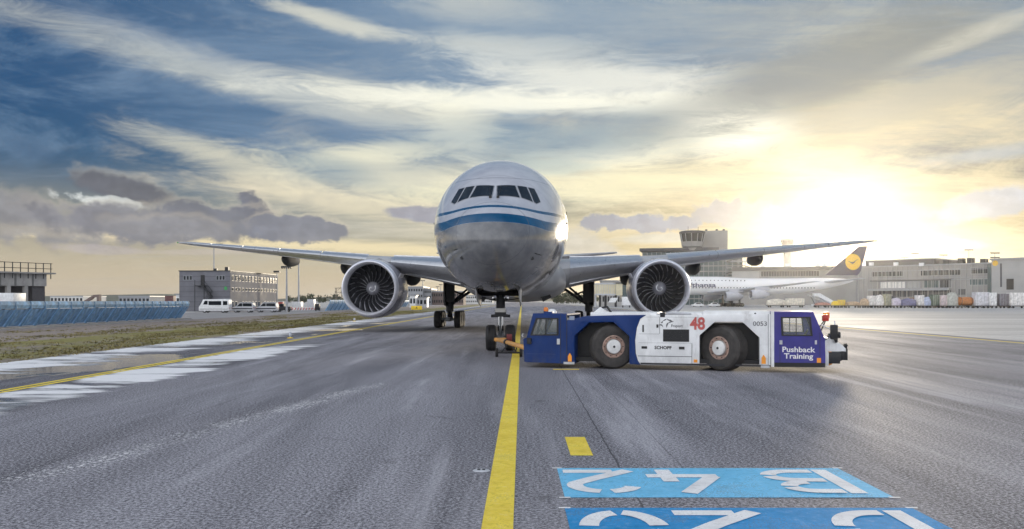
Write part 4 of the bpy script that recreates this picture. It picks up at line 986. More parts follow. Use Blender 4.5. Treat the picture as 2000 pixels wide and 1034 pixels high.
strip('door_handle', 1522.5, 1528, 665, 673, M_LGREY, cr, 0.035); strip('door_handle', 1591.5, 1595.5, 665, 673, M_LGREY, cr, 0.02)
strip('door_seam', 1523.0, 1523.7, 668, 709, M_SEAM, cr); strip('door_seam', 1601, 1601.8, 650, 710, M_SEAM, cr)
strip('reflector', 1595.5, 1603.5, 699.5, 709, M_ORANGE, cr, 0.012)
M_PRINTW = mat('print_white', (0.78, 0.78, 0.80), 0.5, var=0.05); M_PRINTR = mat('print_red', (0.50, 0.10, 0.09), 0.5, var=0.15); M_PRINTG = mat('print_grey', (0.10, 0.10, 0.11), 0.5, var=0.05)
def letters(s, px, py, hpx, m, wpx=None, bold=0.0, shear=0.0, parent=None):
    a = T(px, py); d = TF.a.y + TF.u.y * a[0]; size = hpx / FPX * d * 1.38
    o = text_mesh('lettering', s, size, m, parent or tug, (a[0], -0.008, a[1]), (R(90), 0, 0), bold * size, shear=shear)
    if wpx:
        xs = [v.co.x for v in o.data.vertices]; w = max(xs) - min(xs); f = wpx / FPX * d / w
        for v in o.data.vertices: v.co.x *= f
    return o
letters('Pushback', 1559, 683.6, 10.5, M_PRINTW, 61, 0.022, parent=cr); letters('Training', 1559.5, 696.4, 10.5, M_PRINTW, 54, 0.022, parent=cr)
letters('48', 1362.5, 633.5, 24, M_PRINTR, 29, 0.03); letters('0053', 1484.5, 633, 9, M_PRINTG, 26, 0.004)
letters('SCHOPF', 1295, 679.6, 6.2, M_BLACK, 33, 0.03); letters('Fraport', 1322, 637, 5.6, M_PRINTG, 22, 0.008)
q = MB(); cx, cz = T(1301, 632.5)                      # star emblem of sweeping strokes beside the small lettering
def swoosh(p0, p1, p2, w):
    p0, p1, p2 = Vector(p0), Vector(p1), Vector(p2); L_, R_ = [], []
    for i in range(9):
        t = i / 8; p_ = p0 * (1 - t) ** 2 + p1 * 2 * t * (1 - t) + p2 * t * t; d_ = ((p1 - p0) * (1 - t) + (p2 - p1) * t).normalized(); n_ = Vector((-d_.y, d_.x)) * w * math.sin(math.pi * (0.12 + .88 * t)) * .5
        L_.append(Vector((cx + p_.x + n_.x, -0.008, cz + p_.y + n_.y))); R_.append(Vector((cx + p_.x - n_.x, -0.008, cz + p_.y - n_.y)))
    q.loft([L_, R_], False, False, closed=False)
for a in (((-.22, -.05), (-.12, .0), (-.09, -.12), .035), ((-.16, .03), (-.10, .02), (-.11, .09), .035), ((-.09, .085), (-.02, .12), (.03, .15), .03), ((.03, .15), (.06, .09), (.22, .07), .03), ((.22, .07), (.10, .06), (.07, .01), .03), ((.07, .03), (.01, -.02), (.015, -.13), .04), ((.17, .10), (.10, .12), (.06, .10), .02)): swoosh(*a)
q.build('emblem', M_PRINTG, tug, fix=False)
gr = strip('grille', 1295, 1346, 643.5, 668, M_BLACK, tug, 0.005)
za, zb_ = T(1295, 668)[1], T(1295, 643.5)[1]
for i in range(9): MB().bb(T(1295, 650)[0] + .01, T(1346, 650)[0] - .01, -0.016, -0.004, za + (zb_ - za) * (i + .3) / 9, za + (zb_ - za) * (i + .55) / 9).build('grille_slat', M_DARK, gr)
for a in ((1254.5, 1257.5, 635, 649), (1282, 1286, 634, 640.5), (1253, 1264, 676.5, 681.5), (1326, 1337, 677.5, 683)): strip('recessed_handle', *a, M_BLACK, tug, 0.008)
for a in ((1247, 1351, 669.8, 670.8), (1248, 1288, 652.2, 653), (1288, 1288.7, 620, 652), (1262, 1366, 619.4, 620.2), (1351, 1351.8, 671, 712), (1246, 1351, 696, 696.7), (1251, 1505, 712.2, 713.2), (1500, 1500.8, 614, 714), (1352, 1366, 712, 713)): strip('panel_seam', *a, M_SEAM, tug, 0.004)
for px, py in ((1113, 699), (1491.5, 703)):
    a = T(px, py)
    q = MB(); q.prism([(a[0] - .06, a[1] - .12), (a[0] + .06, a[1] - .12), (a[0] + .06, a[1] + .05), (a[0], a[1] + .15), (a[0] - .06, a[1] + .05)], side, -0.012, 0.002); q.build('warning_plate', M_ORANGE, tug)
strip('warning_plate', 1355, 1362, 702.5, 708.5, M_ORANGE, tug, 0.01)
strip('step', 1101, 1122, 707, 712, M_LGREY, tug, 0.02); strip('step', 1486, 1503, 714, 719, M_LGREY, tug, 0.05)
# rear end: hood bulge, lamps, mirror, drawbar coupling
e0 = B[3][0]
rg = []
for i in range(9):
    f = i / 8; x_ = e0 + 0.62 * f; zt = 1.02 - 0.32 * f * f; w = (TW - 0.5) * (1 - 0.25 * f * f)
    rg.append([Vector((x_, TW / 2 + w / 2 * sy, z_)) for sy, z_ in ((-1, 0.62), (-1, zt - .1), (-.92, zt), (.92, zt), (1, zt - .1), (1, 0.62))])
MB().loft(rg).build('hood', M_TWHITE, tug, smooth=40)
MB().bb(e0, e0 + 0.10, 0.05, TW - .05, 0.22, 0.62).build('bumper', M_TWHITE, tug, bevel=0.02)
q = MB(); q.bb(e0 + .1, e0 + .55, 0.9, 1.6, 0.32, 0.62); q.box((e0 + .62, 1.1, .5), (.22, .3, .34)); q.tube([(e0 + .62, 1.1, .62), (e0 + .74, 1.05, .78)], .025, 6); q.lathe([(0.0, -.1), (.11, -.1), (.11, .1), (0, .1)], o=(e0 + .5, .95, .42), axis='Y', n=14); q.box((e0 + .3, .5, .5), (.5, .22, .25)); q.build('tow_coupling', M_DARK, tug, bevel=0.015)
MB().prism([(e0 + .10, .20), (e0 + .22, .25), (e0 + .20, .66), (e0 + .10, .66)], side, .3, .62).build('corner_bumper', M_ORANGE, tug)
for dx, tt, z_ in ((0.05, 0.35, 1.50), (0.20, 1.5, 1.56)):
    l = MB().bb(e0 + dx - .09, e0 + dx + .09, tt, tt + .2, z_, z_ + .18).build('warning_lamp', M_RED if dx < .1 else M_AMBER, tug, bevel=0.02)
    MB().tube([(e0 + dx, tt + .1, z_), (e0 - .1, tt + .1, 1.15)], .02, 6).build('lamp_stalk', M_DARK, tug)
for tt in (0.3, TW - .5):
    MB().bb(e0 + .03, e0 + .10, tt, tt + .18, .78, .92).build('tail_lamp', M_AMBER, tug, bevel=0.01)
    MB().lathe([(0.0, 0.0), (.10, 0.0), (.11, -.05), (.0, -.10)], o=(e0 + .36, tt, .98), axis='X', n=16).build('work_lamp', M_DARK, tug, smooth=40)
q = MB(); q.box((e0 + .22, -.10, 1.20), (.20, .16, .42)); q.build('mirror', M_BLACK, tug, bevel=0.03)
MB().tube([(e0 - .02, 0.05, .95), (e0 + .12, -.06, 1.05), (e0 + .22, -.10, 1.2)], .018, 6).build('mirror_arm', M_CHROME, tug)
MB().tube([(e0 - .12, 0.05, 1.4), (e0 + .1, -.04, 1.3), (e0 + .22, -.10, 1.25)], .018, 6).build('mirror_arm', M_CHROME, tug)
MB().lathe([(0.0, -.03), (.09, -.03), (.09, .03), (0, .03)], o=(e0 + .36, -.1, 1.12), axis='X', n=16).build('round_mirror', M_DARK, tug)
q = MB()                                              # hoses, brackets and a battery box hung on the rear end
q.tube([(e0 + .08, .5, .9), (e0 + .35, .42, .72), (e0 + .55, .6, .6), (e0 + .6, 1.0, .55)], .028, 6); q.tube([(e0 + .05, 1.7, .95), (e0 + .4, 1.75, .6), (e0 + .6, 1.4, .5)], .028, 6)
q.build('hoses', M_BLACK, tug, smooth=50)
MB().bb(e0 + .08, e0 + .42, .12, .42, .28, .60).build('battery_box', M_DARK, tug, bevel=0.02)
MB().lathe([(0.0, -.09), (.07, -.09), (.09, 0.0), (0, .02)], o=(e0 + .72, 1.1, .74), axis='X', n=14).build('work_lamp', M_DARK, tug, smooth=40)
MB().tube([(e0 + .1, .25, 1.0), (e0 + .3, .1, 1.25), (e0 + .28, .3, 1.5)], .02, 6).build('hand_rail', M_CHROME, tug, smooth=50)
MB().bb(-0.16, 0.02, TW / 2 - .18, TW / 2 + .18, .40, .66).build('front_coupling', M_DARK, tug, bevel=0.02)
MB().tube([(-0.03, .1, .95), (-.06, .1, 1.0), (-.03, .1, 1.06)], .02, 6).build('hook', M_LGREY, tug)

# ------------------------------------------------------------------ tow bar
tb0 = Vector((-0.53, 33.6, 0.52)); tb1 = TF.W(-0.16, TW / 2, 0.53)
bar = thing('tow_bar', 'orange steel tow bar joining the nose wheel to the tug', 'tow bar', (tb0.x, tb0.y, 0))
L0 = Vector((0, 0, tb0.z)); L1 = tb1 - Vector((tb0.x, tb0.y, 0)); M_TOW = mat('tow_bar_paint', (0.70, 0.36, 0.10), 0.38, vscale=4, dirt=0.35, dirtcol=(0.25, 0.12, 0.05, 1))
MB().tube([L0, L1], 0.082, 16).build('tube', M_TOW, bar, smooth=50)
MB().tube([L0.lerp(L1, 0.30), L0.lerp(L1, 0.34)], 0.115, 16).build('collar', M_DARK, bar, smooth=50)
MB().tube([L0.lerp(L1, 0.97), L0.lerp(L1, 1.01)], 0.06, 12).build('eye', M_DARK, bar)
q = MB(); q.box(L0 + Vector((0.05, 0.25, 0)), (0.42, 0.5, 0.14)); q.tube([L0 + Vector((-.2, .45, 0)), L0 + Vector((.3, .45, 0))], .07, 10); q.build('tow_head', M_TOW, bar, bevel=0.02)
MB().box(L0 + Vector((0.42, 0.9, 0.05)), (0.22, 0.25, 0.3)).build('shear_unit', mat('shear_red', (0.20, 0.03, 0.03), 0.5), bar, bevel=0.02)
c_ = L0.lerp(L1, 0.40)
q = MB(); q.tube([(c_.x - .42, c_.y, .16), (c_.x + .42, c_.y, .16)], .035, 8); q.tube([(c_.x - .3, c_.y, .16), (c_.x, c_.y, c_.z)], .03, 6); q.tube([(c_.x + .3, c_.y, .16), (c_.x, c_.y, c_.z)], .03, 6); q.tube([(c_.x, c_.y, .2), (c_.x + .25, c_.y - 1.4, .3), (c_.x + .3, c_.y - 1.6, c_.z)], .025, 6); q.build('axle_frame', M_DARK, bar)
for s in (-1, 1): wheel(bar, (c_.x + s * .45, c_.y, .165), 0.165, 0.11)

# ------------------------------------------------------------------ left: blast fences
M_FENCE = mat('fence_blue', (0.24, 0.42, 0.66), 0.6, vscale=2.0, var=0.35, rnd=0.35, dirt=0.5, dirtcol=(0.30, 0.45, 0.66, 1))
M_FENCE2 = mat('fence_pale_blue', (0.22, 0.42, 0.64), 0.6, vscale=1.5, var=0.4, rnd=0.5, dirt=0.3, dirtcol=(0.30, 0.40, 0.50, 1))
def blast_fence(label, x, y0, n, pitch, h, name='blast_fence'):
    t = thing(name, label, 'blast fence', (x + LINE_DX * y0, y0, 0), TW_ROT, 'blue blast fences left of the taxiway')
    g = pitch - 0.06
    lo = MB().loft([[(-0.9, yy, 0.14), (0.02, yy, h * .70), (-0.04, yy, h * .70), (-0.96, yy, 0.14)] for yy in (0.03, g)])
    up = MB().loft([[(0.03, yy, h * .725), (0.10, yy, h * .86), (0.02, yy, h), (-0.03, yy, h), (0.04, yy, h * .86), (-0.03, yy, h * .725)] for yy in (0.05, g - .02)])
    rb = MB().prism([(-0.88, 0.10), (-0.70, 0.10), (0.16, h * .70), (0.10, h * .98), (0.03, h * .98), (0.03, h * .70)], lambda a, b, c: (a, c, b), -0.03, 0.03)
    sl = MB()
    for q in (1, 2): sl.prism([(-0.90, 0.16), (-0.84, 0.16), (0.05, h * .69), (0.02, h * .69)], lambda a, b, c: (a, c, b), pitch * q / 3 - .02, pitch * q / 3 + .02)
    ml = lo.build('lower_panel', M_FENCE, t).data; mu = up.build('upper_lip', M_FENCE2, t).data; mr = rb.build('rib', M_DARK if False else mat('fence_rib', (0.15, 0.28, 0.43), 0.6), t).data; ms = sl.build('stiffener', M_FENCE, t).data
    for i in range(1, n):
        for nm, me in (('lower_panel', ml), ('upper_lip', mu), ('rib', mr), ('stiffener', ms)): link(nm, me, t, (0, i * pitch, 0))
    MB().bb(-1.15, 0.25, 0, n * pitch, -0.02, 0.10).build('footing', M_CONC, t)
    return t
blast_fence('long blue slatted blast fence along the left verge nearest the viewer', -38.4, 55.5, 21, 1.95, 2.06)
blast_fence('second blue blast fence farther away behind the left engine', -38.2, 166, 30, 3.9, 2.3)

# ------------------------------------------------------------------ left: concrete frame building
CF = Frame(*P(-60, 0, 96).xy, *P(92, 0, 104).xy); cT = CF.T
cb_ = thing('concrete_building', 'raw concrete frame building with railed roof at the left edge', 'building', CF.a, CF.rz)
sA, sB = 0.0, CF.S(91); zt = cT(60, 535)[1]; zb = cT(60, 559)[1]
MB().bb(sA, sB, 0, 9, zb, zt).build('upper_wall', M_CONC, cb_)
MB().bb(sA, sB + 0.9, -0.5, 9.5, zt, zt + 0.18).build('roof_slab', M_CONC, cb_)
for px in (-50, -20, 18, 52): MB().bb(CF.S(px) - .22, CF.S(px) + .22, 0.05, .5, 0, zb).build('column', M_CONC, cb_)
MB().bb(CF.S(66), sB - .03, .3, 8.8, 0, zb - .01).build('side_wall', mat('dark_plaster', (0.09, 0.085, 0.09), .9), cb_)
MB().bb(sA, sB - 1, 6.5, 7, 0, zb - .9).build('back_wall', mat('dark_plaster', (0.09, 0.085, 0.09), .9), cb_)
for i in range(11):
    s_ = sA + (sB + .3 - sA) * i / 10; MB().bb(s_ - .04, s_ + .04, -.42, -.34, zt - .6, zt + 1.35).build('railing_post', M_DARK, cb_)
for zz in (.65, 1.3): MB().bb(sA, sB + .5, -.40, -.36, zt + zz - .035, zt + zz + .035).build('rail', M_DARK, cb_)
for px in (0, 30, 64): MB().bb(CF.S(px) - .12, CF.S(px) + .12, -.03, .0, zb, zt - .05).build('drain_stain', mat('wet_concrete', (0.15, 0.15, 0.15), .7), cb_)
def container(px0, px1, py0, py1, d, name, label, cat, m, dep=2.4, group=None, ribs=0, z0=None):
    a, b = P(px0, py1, d), P(px1, py0, d); zb_ = max(0.0, a.z) if z0 is None else z0
    t = thing(name, label, cat, ((a.x + b.x) / 2, d, 0), 0, group); w = b.x - a.x
    MB().bb(-w / 2, w / 2, 0, dep, zb_, b.z).build('body', m, t, bevel=0.03)
    for i in range(ribs): MB().bb(-w / 2 + w * (i + .5) / ribs - .03, -w / 2 + w * (i + .5) / ribs + .03, -.03, .0, zb_ + .1, b.z - .1).build('rib', m, t)
    for s in (-1, 1): MB().bb(s * w * .42 - .06, s * w * .42 + .06, .1, dep - .1, 0, max(zb_, .02)).build('foot', M_DARK, t)
    return t
container(-30, 26, 572.5, 600, 92, 'site_container', 'white site container before the concrete building behind the fence', 'container', M_WHITE, ribs=6)

# ------------------------------------------------------------------ left: grey office building
gA = P(449, 0, 165).xy; gdir = Vector((0.069, 0.998)); ga = Vector((gA[0], gA[1]))
G1 = Frame(ga.x - .998 * 10.3, ga.y + .069 * 10.3, ga.x, ga.y); G2 = Frame(ga.x, ga.y, ga.x + gdir.x * 27, ga.y + gdir.y * 27)
gb = thing('office_building', 'grey flat-roofed three-storey office block with outside stair', 'building', G1.a, G1.rz)
M_GCLAD = mat('grey_cladding', (0.15, 0.152, 0.175), 0.7, vscale=0.4, var=0.15, bump=.2, bscale=3); M_GCLAD2 = mat('light_cladding', (0.13, 0.135, 0.16), 0.75, vscale=.4, var=.12)
LW, LD, GH = 10.3, 27.0, 7.95
MB().bb(0, LW, 0, LD, 0, GH).build('walls', M_GCLAD, gb)
MB().bb(LW, LW + .06, 0.05, LD - .05, 0.1, GH - .35).build('side_cladding', M_GCLAD2, gb)
MB().bb(-.12, LW + .14, -.12, LD + .12, GH, GH + .16).build('parapet', M_DARK, gb)
for i in range(7): MB().bb(-.03, LW + .02, -.04, -.001, .9 + i * 1.0, .93 + i * 1.0).build('cladding_joint', M_DARK, gb)
def gwin(s0, s1, z0, z1, face, deep=.05):
    if face == 1: q = MB().bb(s0, s1, -.05, -.01, z0, z1); r = MB().bb(s0 + .07, s1 - .07, -.07, -.05, z0 + .07, z1 - .07)
    else: q = MB().bb(LW + .06, LW + .10, s0, s1, z0, z1); r = MB().bb(LW + .10, LW + .12, s0 + .07, s1 - .07, z0 + .07, z1 - .07)
    o = q.build('window', M_GREY, gb); r.build('pane', M_PANE, o)
for i in range(15):
    y = 0.7 + i * 1.76; gwin(y, y + 1.05, 6.05, 7.25, 2); gwin(y, y + 1.05, 4.05, 4.75, 2)
    if i % 7 not in (2,): gwin(y, y + 1.0, 0.7, 2.0, 2)
for px in (361, 367, 373, 425, 431, 437): s_ = G1.S(px); gwin(s_ - .26, s_ + .26, 6.2, 7.1, 1)
s_ = G1.S(396); MB().bb(s_ - .4, s_ + .4, -.06, -.01, 5.2, 7.2).build('stair_door', M_BLACK, gb)
st = MB().bb(G1.S(386), G1.S(404), -1.3, -.06, 5.0, 5.15).build('stair_landing', M_DARK, gb)
q = MB()
for a, b in (((G1.S(400), 5.05), (G1.S(416), 2.9)), ((G1.S(416), 2.9), (G1.S(394), 0.3))):
    for t_ in (-1.25, -.3): q.tube([(a[0], t_, a[1]), (b[0], t_, b[1])], .09, 6); q.tube([(a[0], t_, a[1] + 1), (b[0], t_, b[1] + 1)], .05, 6)
    for i in range(8): f = (i + .5) / 8; q.box((a[0] + (b[0] - a[0]) * f, -.78, a[1] + (b[1] - a[1]) * f), (.28, .9, .05))
q.build('outside_stair', M_DARK, gb)
q = MB()
for px in (386, 404, 416): q.bb(G1.S(px) - .05, G1.S(px) + .05, -1.3, -1.2, 0, 6.2 if px < 410 else 4)
q.build('stair_posts', M_DARK, gb)
a = G1.T(441, 563); MB().prism([(a[0] - .28, a[1] - .36), (a[0] + .28, a[1] - .36), (a[0] + .28, a[1] + .1), (a[0], a[1] + .36), (a[0] - .28, a[1] + .2)], side, -.06, -.02).build('green_sign', mat('sign_green', (0.05, 0.33, 0.10), .5), gb)
for px, h in ((473, .8), (404, .5)): MB().bb(G1.S(404) if px < 449 else 8, (G1.S(404) if px < 449 else 8) + .7, 3, 3.7, GH + .16, GH + .16 + h).build('roof_vent', M_DARK, gb)

# ------------------------------------------------------------------ vehicles
def vehicle(name, label, cat, loc, rz, prof, width, windows, wheels, m, group=None, wr=0.34, stripe=None):
    t = thing(name, label, cat, loc, rz, group)
    b = MB().prism(prof, side, 0, width).build('body', m, t, bevel=0.06)
    for w in windows:
        for t0, t1 in ((-.012, .01), (width - .01, width + .012)): MB().prism(w, side, t0, t1).build('window', M_PANE, t)
    x0 = min(p[0] for p in prof); x1 = max(p[0] for p in prof)
    if stripe:
        MB().bb(x0 + .15, x1 - .15, -.008, .01, *stripe).build('trim_strip', M_DARK, t)
    for x_ in wheels:
        for t_ in (.12, width - .12):
            o = MB().lathe([(wr * .55, -.1), (wr * .9, -.11), (wr, -.07), (wr, .07), (wr * .9, .11), (wr * .55, .1)], o=(x_, t_, wr), n=20).build('wheel', M_RUBBER, t, smooth=35)
            MB().lathe([(0, -.09), (wr * .56, -.09), (wr * .56, .09), (0, .09)], o=(x_, t_, wr), n=16).build('rim', M_LGREY, o)
    for z_, mm, xx in ((.75, M_CHROME, x0), (.75, M_RED, x1)):
        for t_ in (.15, width - .4): MB().bb(xx - .015, xx + .05, t_, t_ + .25, z_, z_ + .16).build('headlight' if mm is M_CHROME else 'tail_light', mm, t)
    return t
p = P(388, 0, 146); L = 5.2
vehicle('minibus', 'white high-roofed minibus parked before the grey office block', 'minibus', (p.x, p.y, 0), R(2), [(0, .35), (0, 1.0), (.35, 1.55), (.75, 2.35), (5.05, 2.42), (5.2, 2.2), (5.2, .35)], 2.0,
        [[(.75, 1.45), (1.05, 2.1), (1.55, 2.1), (1.55, 1.45)], [(1.7, 1.35), (1.7, 2.05), (3.9, 2.05), (3.9, 1.35)], [(4.2, 1.35), (4.2, 2.05), (4.95, 2.05), (4.95, 1.35)]], (1.0, 4.2), M_WHITE, stripe=(.62, .68))
for px, d, lab in ((452, 150, 'white van with dark side windows, just right of the minibus'), (498, 152, 'white van with dark side windows, farthest right by the office block')):
    p = P(px, 0, d)
    vehicle('van', lab, 'van', (p.x, p.y, 0), R(1), [(0, .32), (0, .85), (.75, 1.08), (1.45, 1.78), (3.75, 1.80), (3.9, 1.1), (3.9, .32)], 1.8,
            [[(.95, 1.1), (1.5, 1.66), (1.95, 1.66), (1.95, 1.1)], [(2.03, 1.1), (2.03, 1.66), (3.6, 1.66), (3.68, 1.1)]], (.75, 3.1), M_LGREY, 'white vans by the office block', wr=.31, stripe=(.60, .78))
p = P(536, 0, 158); vehicle('pickup_truck', 'small dark pickup truck at the end of the parked vans', 'truck', (p.x, p.y, 0), R(0), [(0, .3), (0, .9), (.6, 1.0), (1.0, 1.55), (1.7, 1.55), (1.8, 1.0), (2.9, 1.0), (2.9, .3)], 1.6, [[(.8, 1.0), (1.08, 1.42), (1.6, 1.42), (1.65, 1.0)]], (.6, 2.3), M_DARK, wr=.3)
container(543, 552, 590, 600, 182, 'crate', 'small red and white crate beside the light mast', 'crate', mat('crate_red', (.40, .10, .08), .6), 1.2, z0=0.3)
def barrier_row():
    me = None
    ORD = ['leftmost', 'second from left', 'third from left', 'fourth from left', 'fifth from left', 'sixth from left', 'middle one', 'sixth from right', 'fifth from right', 'fourth from right', 'third from right', 'second from right', 'rightmost']
    for i in range(13):
        px = 555 + i * 4.4; d = 176; p = P(px, 0, d)
        t = thing('barrier_board', ORD[i] + ' in the row of red and white barriers below the light masts', 'barrier', (p.x, d + i * .5, 0), R(2), 'red and white barriers in a row')
        if me is None:
            b = MB().prism([(-.22, .05), (.22, .05), (.16, .75), (-.16, .75)], lambda a, b, c: (a, c, b), -.15, .15).build('board', M_WHITE, t); f = MB().prism([(-.20, .15), (-.02, .15), (.16, .65), (-.02, .65)], lambda a, b, c: (a, c, b), -.162, -.152).build('red_stripe', mat('barrier_red', (.55, .06, .06), .5), t); me = (b.data, f.data)
        else: link('board', me[0], t); link('red_stripe', me[1], t)
barrier_row()
container(615, 623, 594, 606, 178, 'black_box', 'black cube-shaped equipment box right of the barrier row', 'box', M_BLACK, 1.2)
container(571, 588, 590, 601, 200, 'white_tank_trailer', 'low white trailer behind the row of barriers', 'trailer', M_WHITE, 2.0, z0=.5)
container(600, 613, 585, 601, 215, 'grey_cabin', 'pale grey cabin behind the right end of the barrier row', 'cabin', M_LGREY, 2.0, z0=.2)

# ------------------------------------------------------------------ light masts
def mast(px, ytop, d, label, wide=3.2, tiers=1, r=.16):
    p = P(px, ytop, d); t = thing('light_mast', label, 'light mast', (p.x, d, 0), 0, 'tall apron light masts')
    MB().tube([(0, 0, 0), (0, 0, p.z)], [r, r * .6], 8).build('pole', M_GREY, t, smooth=50)
    for k_ in range(tiers):
        z_ = p.z - k_ * 1.8
        MB().bb(-wide / 2, wide / 2, -.1, .1, z_ - .1, z_ + .1).build('cross_arm', M_DARK, t)
        n = 5
        for i in range(n): MB().box((-wide / 2 + wide * (i + .5) / n, -.25, z_ - .15), (wide / n * .7, .5, .3), rx=R(-25)).build('floodlight', M_DARK, t)
mast(418, 477, 232, 'thin light mast rising behind the grey office block', 5.0, r=.24)
mast(560, 521, 150, 'light mast with wide flat lamp head, second right of the office block', 1.9, r=.22)
mast(583.5, 498, 240, 'light mast standing under the left flap fairing', 3.0, r=.3)
mast(541, 530, 186, 'short light mast at the right corner of the office block', 1.4, r=.16)
for px, yt, d, lab in ((1767, 502, 420, 'faint light mast above the terminal roof, nearest the airline tail'), (1787, 495, 410, 'light mast above the terminal roof, second right of the airline tail'), (1842, 498, 400, 'light mast above the terminal, left of a shorter pair mate'),
                       (1852, 507, 460, 'shortest light mast above the terminal roof'), (1892, 488, 380, 'tallest light mast above the terminal roof')): mast(px, yt, d, lab, 4.0, r=.22)
mast(1943, 494, 340, 'two-tier light mast above the stone block at the right edge', 3.8, 2, .25)

# ------------------------------------------------------------------ left: far things
def block(name, label, px0, px1, py, d, dep, m, cat='building', rows=0, cols=0, base=0.0, group=None, roof=None):
    a, b = P(px0, py, d), P(px1, py, d); w = b.x - a.x
    t = thing(name, label, cat, (a.x, d, 0), 0, group)
    MB().bb(0, w, 0, dep, base, a.z).build('walls', m, t)
    MB().bb(-.3, w + .3, -.3, dep + .3, a.z, a.z + (.25 if d < 400 else .6)).build('roof', roof or M_GREY, t)
    for r_ in range(rows):
        for c_ in range(cols):
            x_ = w * (c_ + .2) / cols; z_ = base + (a.z - base) * (r_ + .35) / rows
            MB().bb(x_, x_ + w / cols * .6, -.06, -.01, z_, z_ + (a.z - base) / rows * .42).build('window', M_PANE, t)
    return t
M_FAR = mat('far_grey', (0.30, 0.31, 0.33), .8, vscale=.1); M_FARW = mat('far_white', (0.58, 0.58, 0.57), .8, vscale=.1); M_FARB = mat('far_brown', (0.17, 0.13, 0.12), .8, vscale=.1)
block('far_hangar', 'pale distant hangar low on the horizon beside the concrete building', 98, 162, 579.5, 700, 40, M_FARW, rows=1, cols=9)
block('far_shed', 'long low distant shed left of the grey office block', 232, 292, 580, 520, 30, M_FAR, rows=1, cols=8)
container(322, 338, 578, 592, 240, 'dark_red_container', 'dark red container just left of the office block', 'container', mat('container_red', (.12, .05, .05), .6), 2.4)
block('site_office', 'small white site office against the left side of the office block', 344, 371, 576, 190, 3, M_WHITE, rows=1, cols=4)
t = thing('loader', 'dark loading conveyor standing above the blast fence', 'conveyor', (P(178, 0, 210).x, 210, 0))
MB().prism([(-2.2, 1.9), (0.6, 3.6), (2.0, 3.7), (2.0, 1.2), (1.4, 1.2), (1.4, 3.0), (.4, 3.0), (-.2, 2.4), (-2.2, 1.5)], side, 0, 1.2).build('boom', M_FARB, t)
MB().bb(-1.8, 2.0, .1, 1.1, .4, 1.2).build('carriage', M_FARB, t)
for s_ in (-1.3, 1.4): MB().lathe([(0, -.1), (.4, -.1), (.4, .1), (0, .1)], o=(s_, .1, .4), n=14).build('wheel', M_RUBBER, t)
t = thing('scaffold_tower', 'dark open scaffold tower left of the left engine', 'scaffold', (P(662, 0, 262).x, 262, 0))
q = MB(); q2 = MB()
for sx in (-.95, .95):
    for sy in (-.8, .8): q.tube([(sx, sy, 0), (sx, sy, 6.2)], .09, 6)
q.build('uprights', M_DARK, t)
for z_ in (1.6, 3.2, 4.8, 6.1): MB().bb(-1.1, 1.1, -.95, .95, z_ - .06, z_ + .06).build('platform', M_DARK, t)
for i in range(3): MB().tube([(-.95, -.8, 1.6 * i + 1.6), (.95, -.8, 1.6 * i + 3.2)], .05, 5).build('brace', M_DARK, t)
block('terminal_block', 'dark grey stepped building seen beyond the left engine', 797, 826, 562, 420, 30, M_FAR, rows=3, cols=6)
block('terminal_block', 'mid grey building with mast between left engine and wheel', 826, 842, 566, 425, 30, M_FAR, rows=3, cols=4)
block('far_pier', 'long dark brown pier building left of the main wheels', 842, 905, 571, 430, 24, M_FARB, rows=2, cols=14)
block('white_hut', 'small white hut with dark door beyond the yellow sign', 800, 812, 578, 262, 5, M_WHITE, rows=1, cols=2)
block('white_cabin', 'pale two-part cabin beside the white hut beyond the left engine', 812, 834, 582, 268, 5, M_LGREY, rows=1, cols=3)
mast(826, 548, 430, 'lone light mast on the building beyond the left engine', 2.4, r=.3); mast(855, 560, 470, 'small distant light mast above the brown pier, left one', 2.2, r=.3); mast(861, 556, 470, 'small distant light mast above the brown pier, right one', 2.2, r=.3)
block('far_terminal', 'long pale terminal far down the taxiway left of the nose wheel', 905, 962, 578, 620, 30, M_FARW, rows=2, cols=16)
t = thing('taxiway_sign', 'yellow taxiway sign with black arrow on the left verge', 'sign', (*P(803, 0, 180).xy, 0))
MB().bb(0, 2.35, 0, .25, .18, 1.02).build('panel', M_YELLOW, t, bevel=.02)
MB().prism([(.95, .35), (1.18, .85), (1.41, .35), (1.18, .5)], side, -.012, .0).build('arrow', M_BLACK, t)
for s_ in (.3, 2.05): MB().bb(s_ - .05, s_ + .05, .08, .18, 0, .18).build('foot', M_DARK, t)

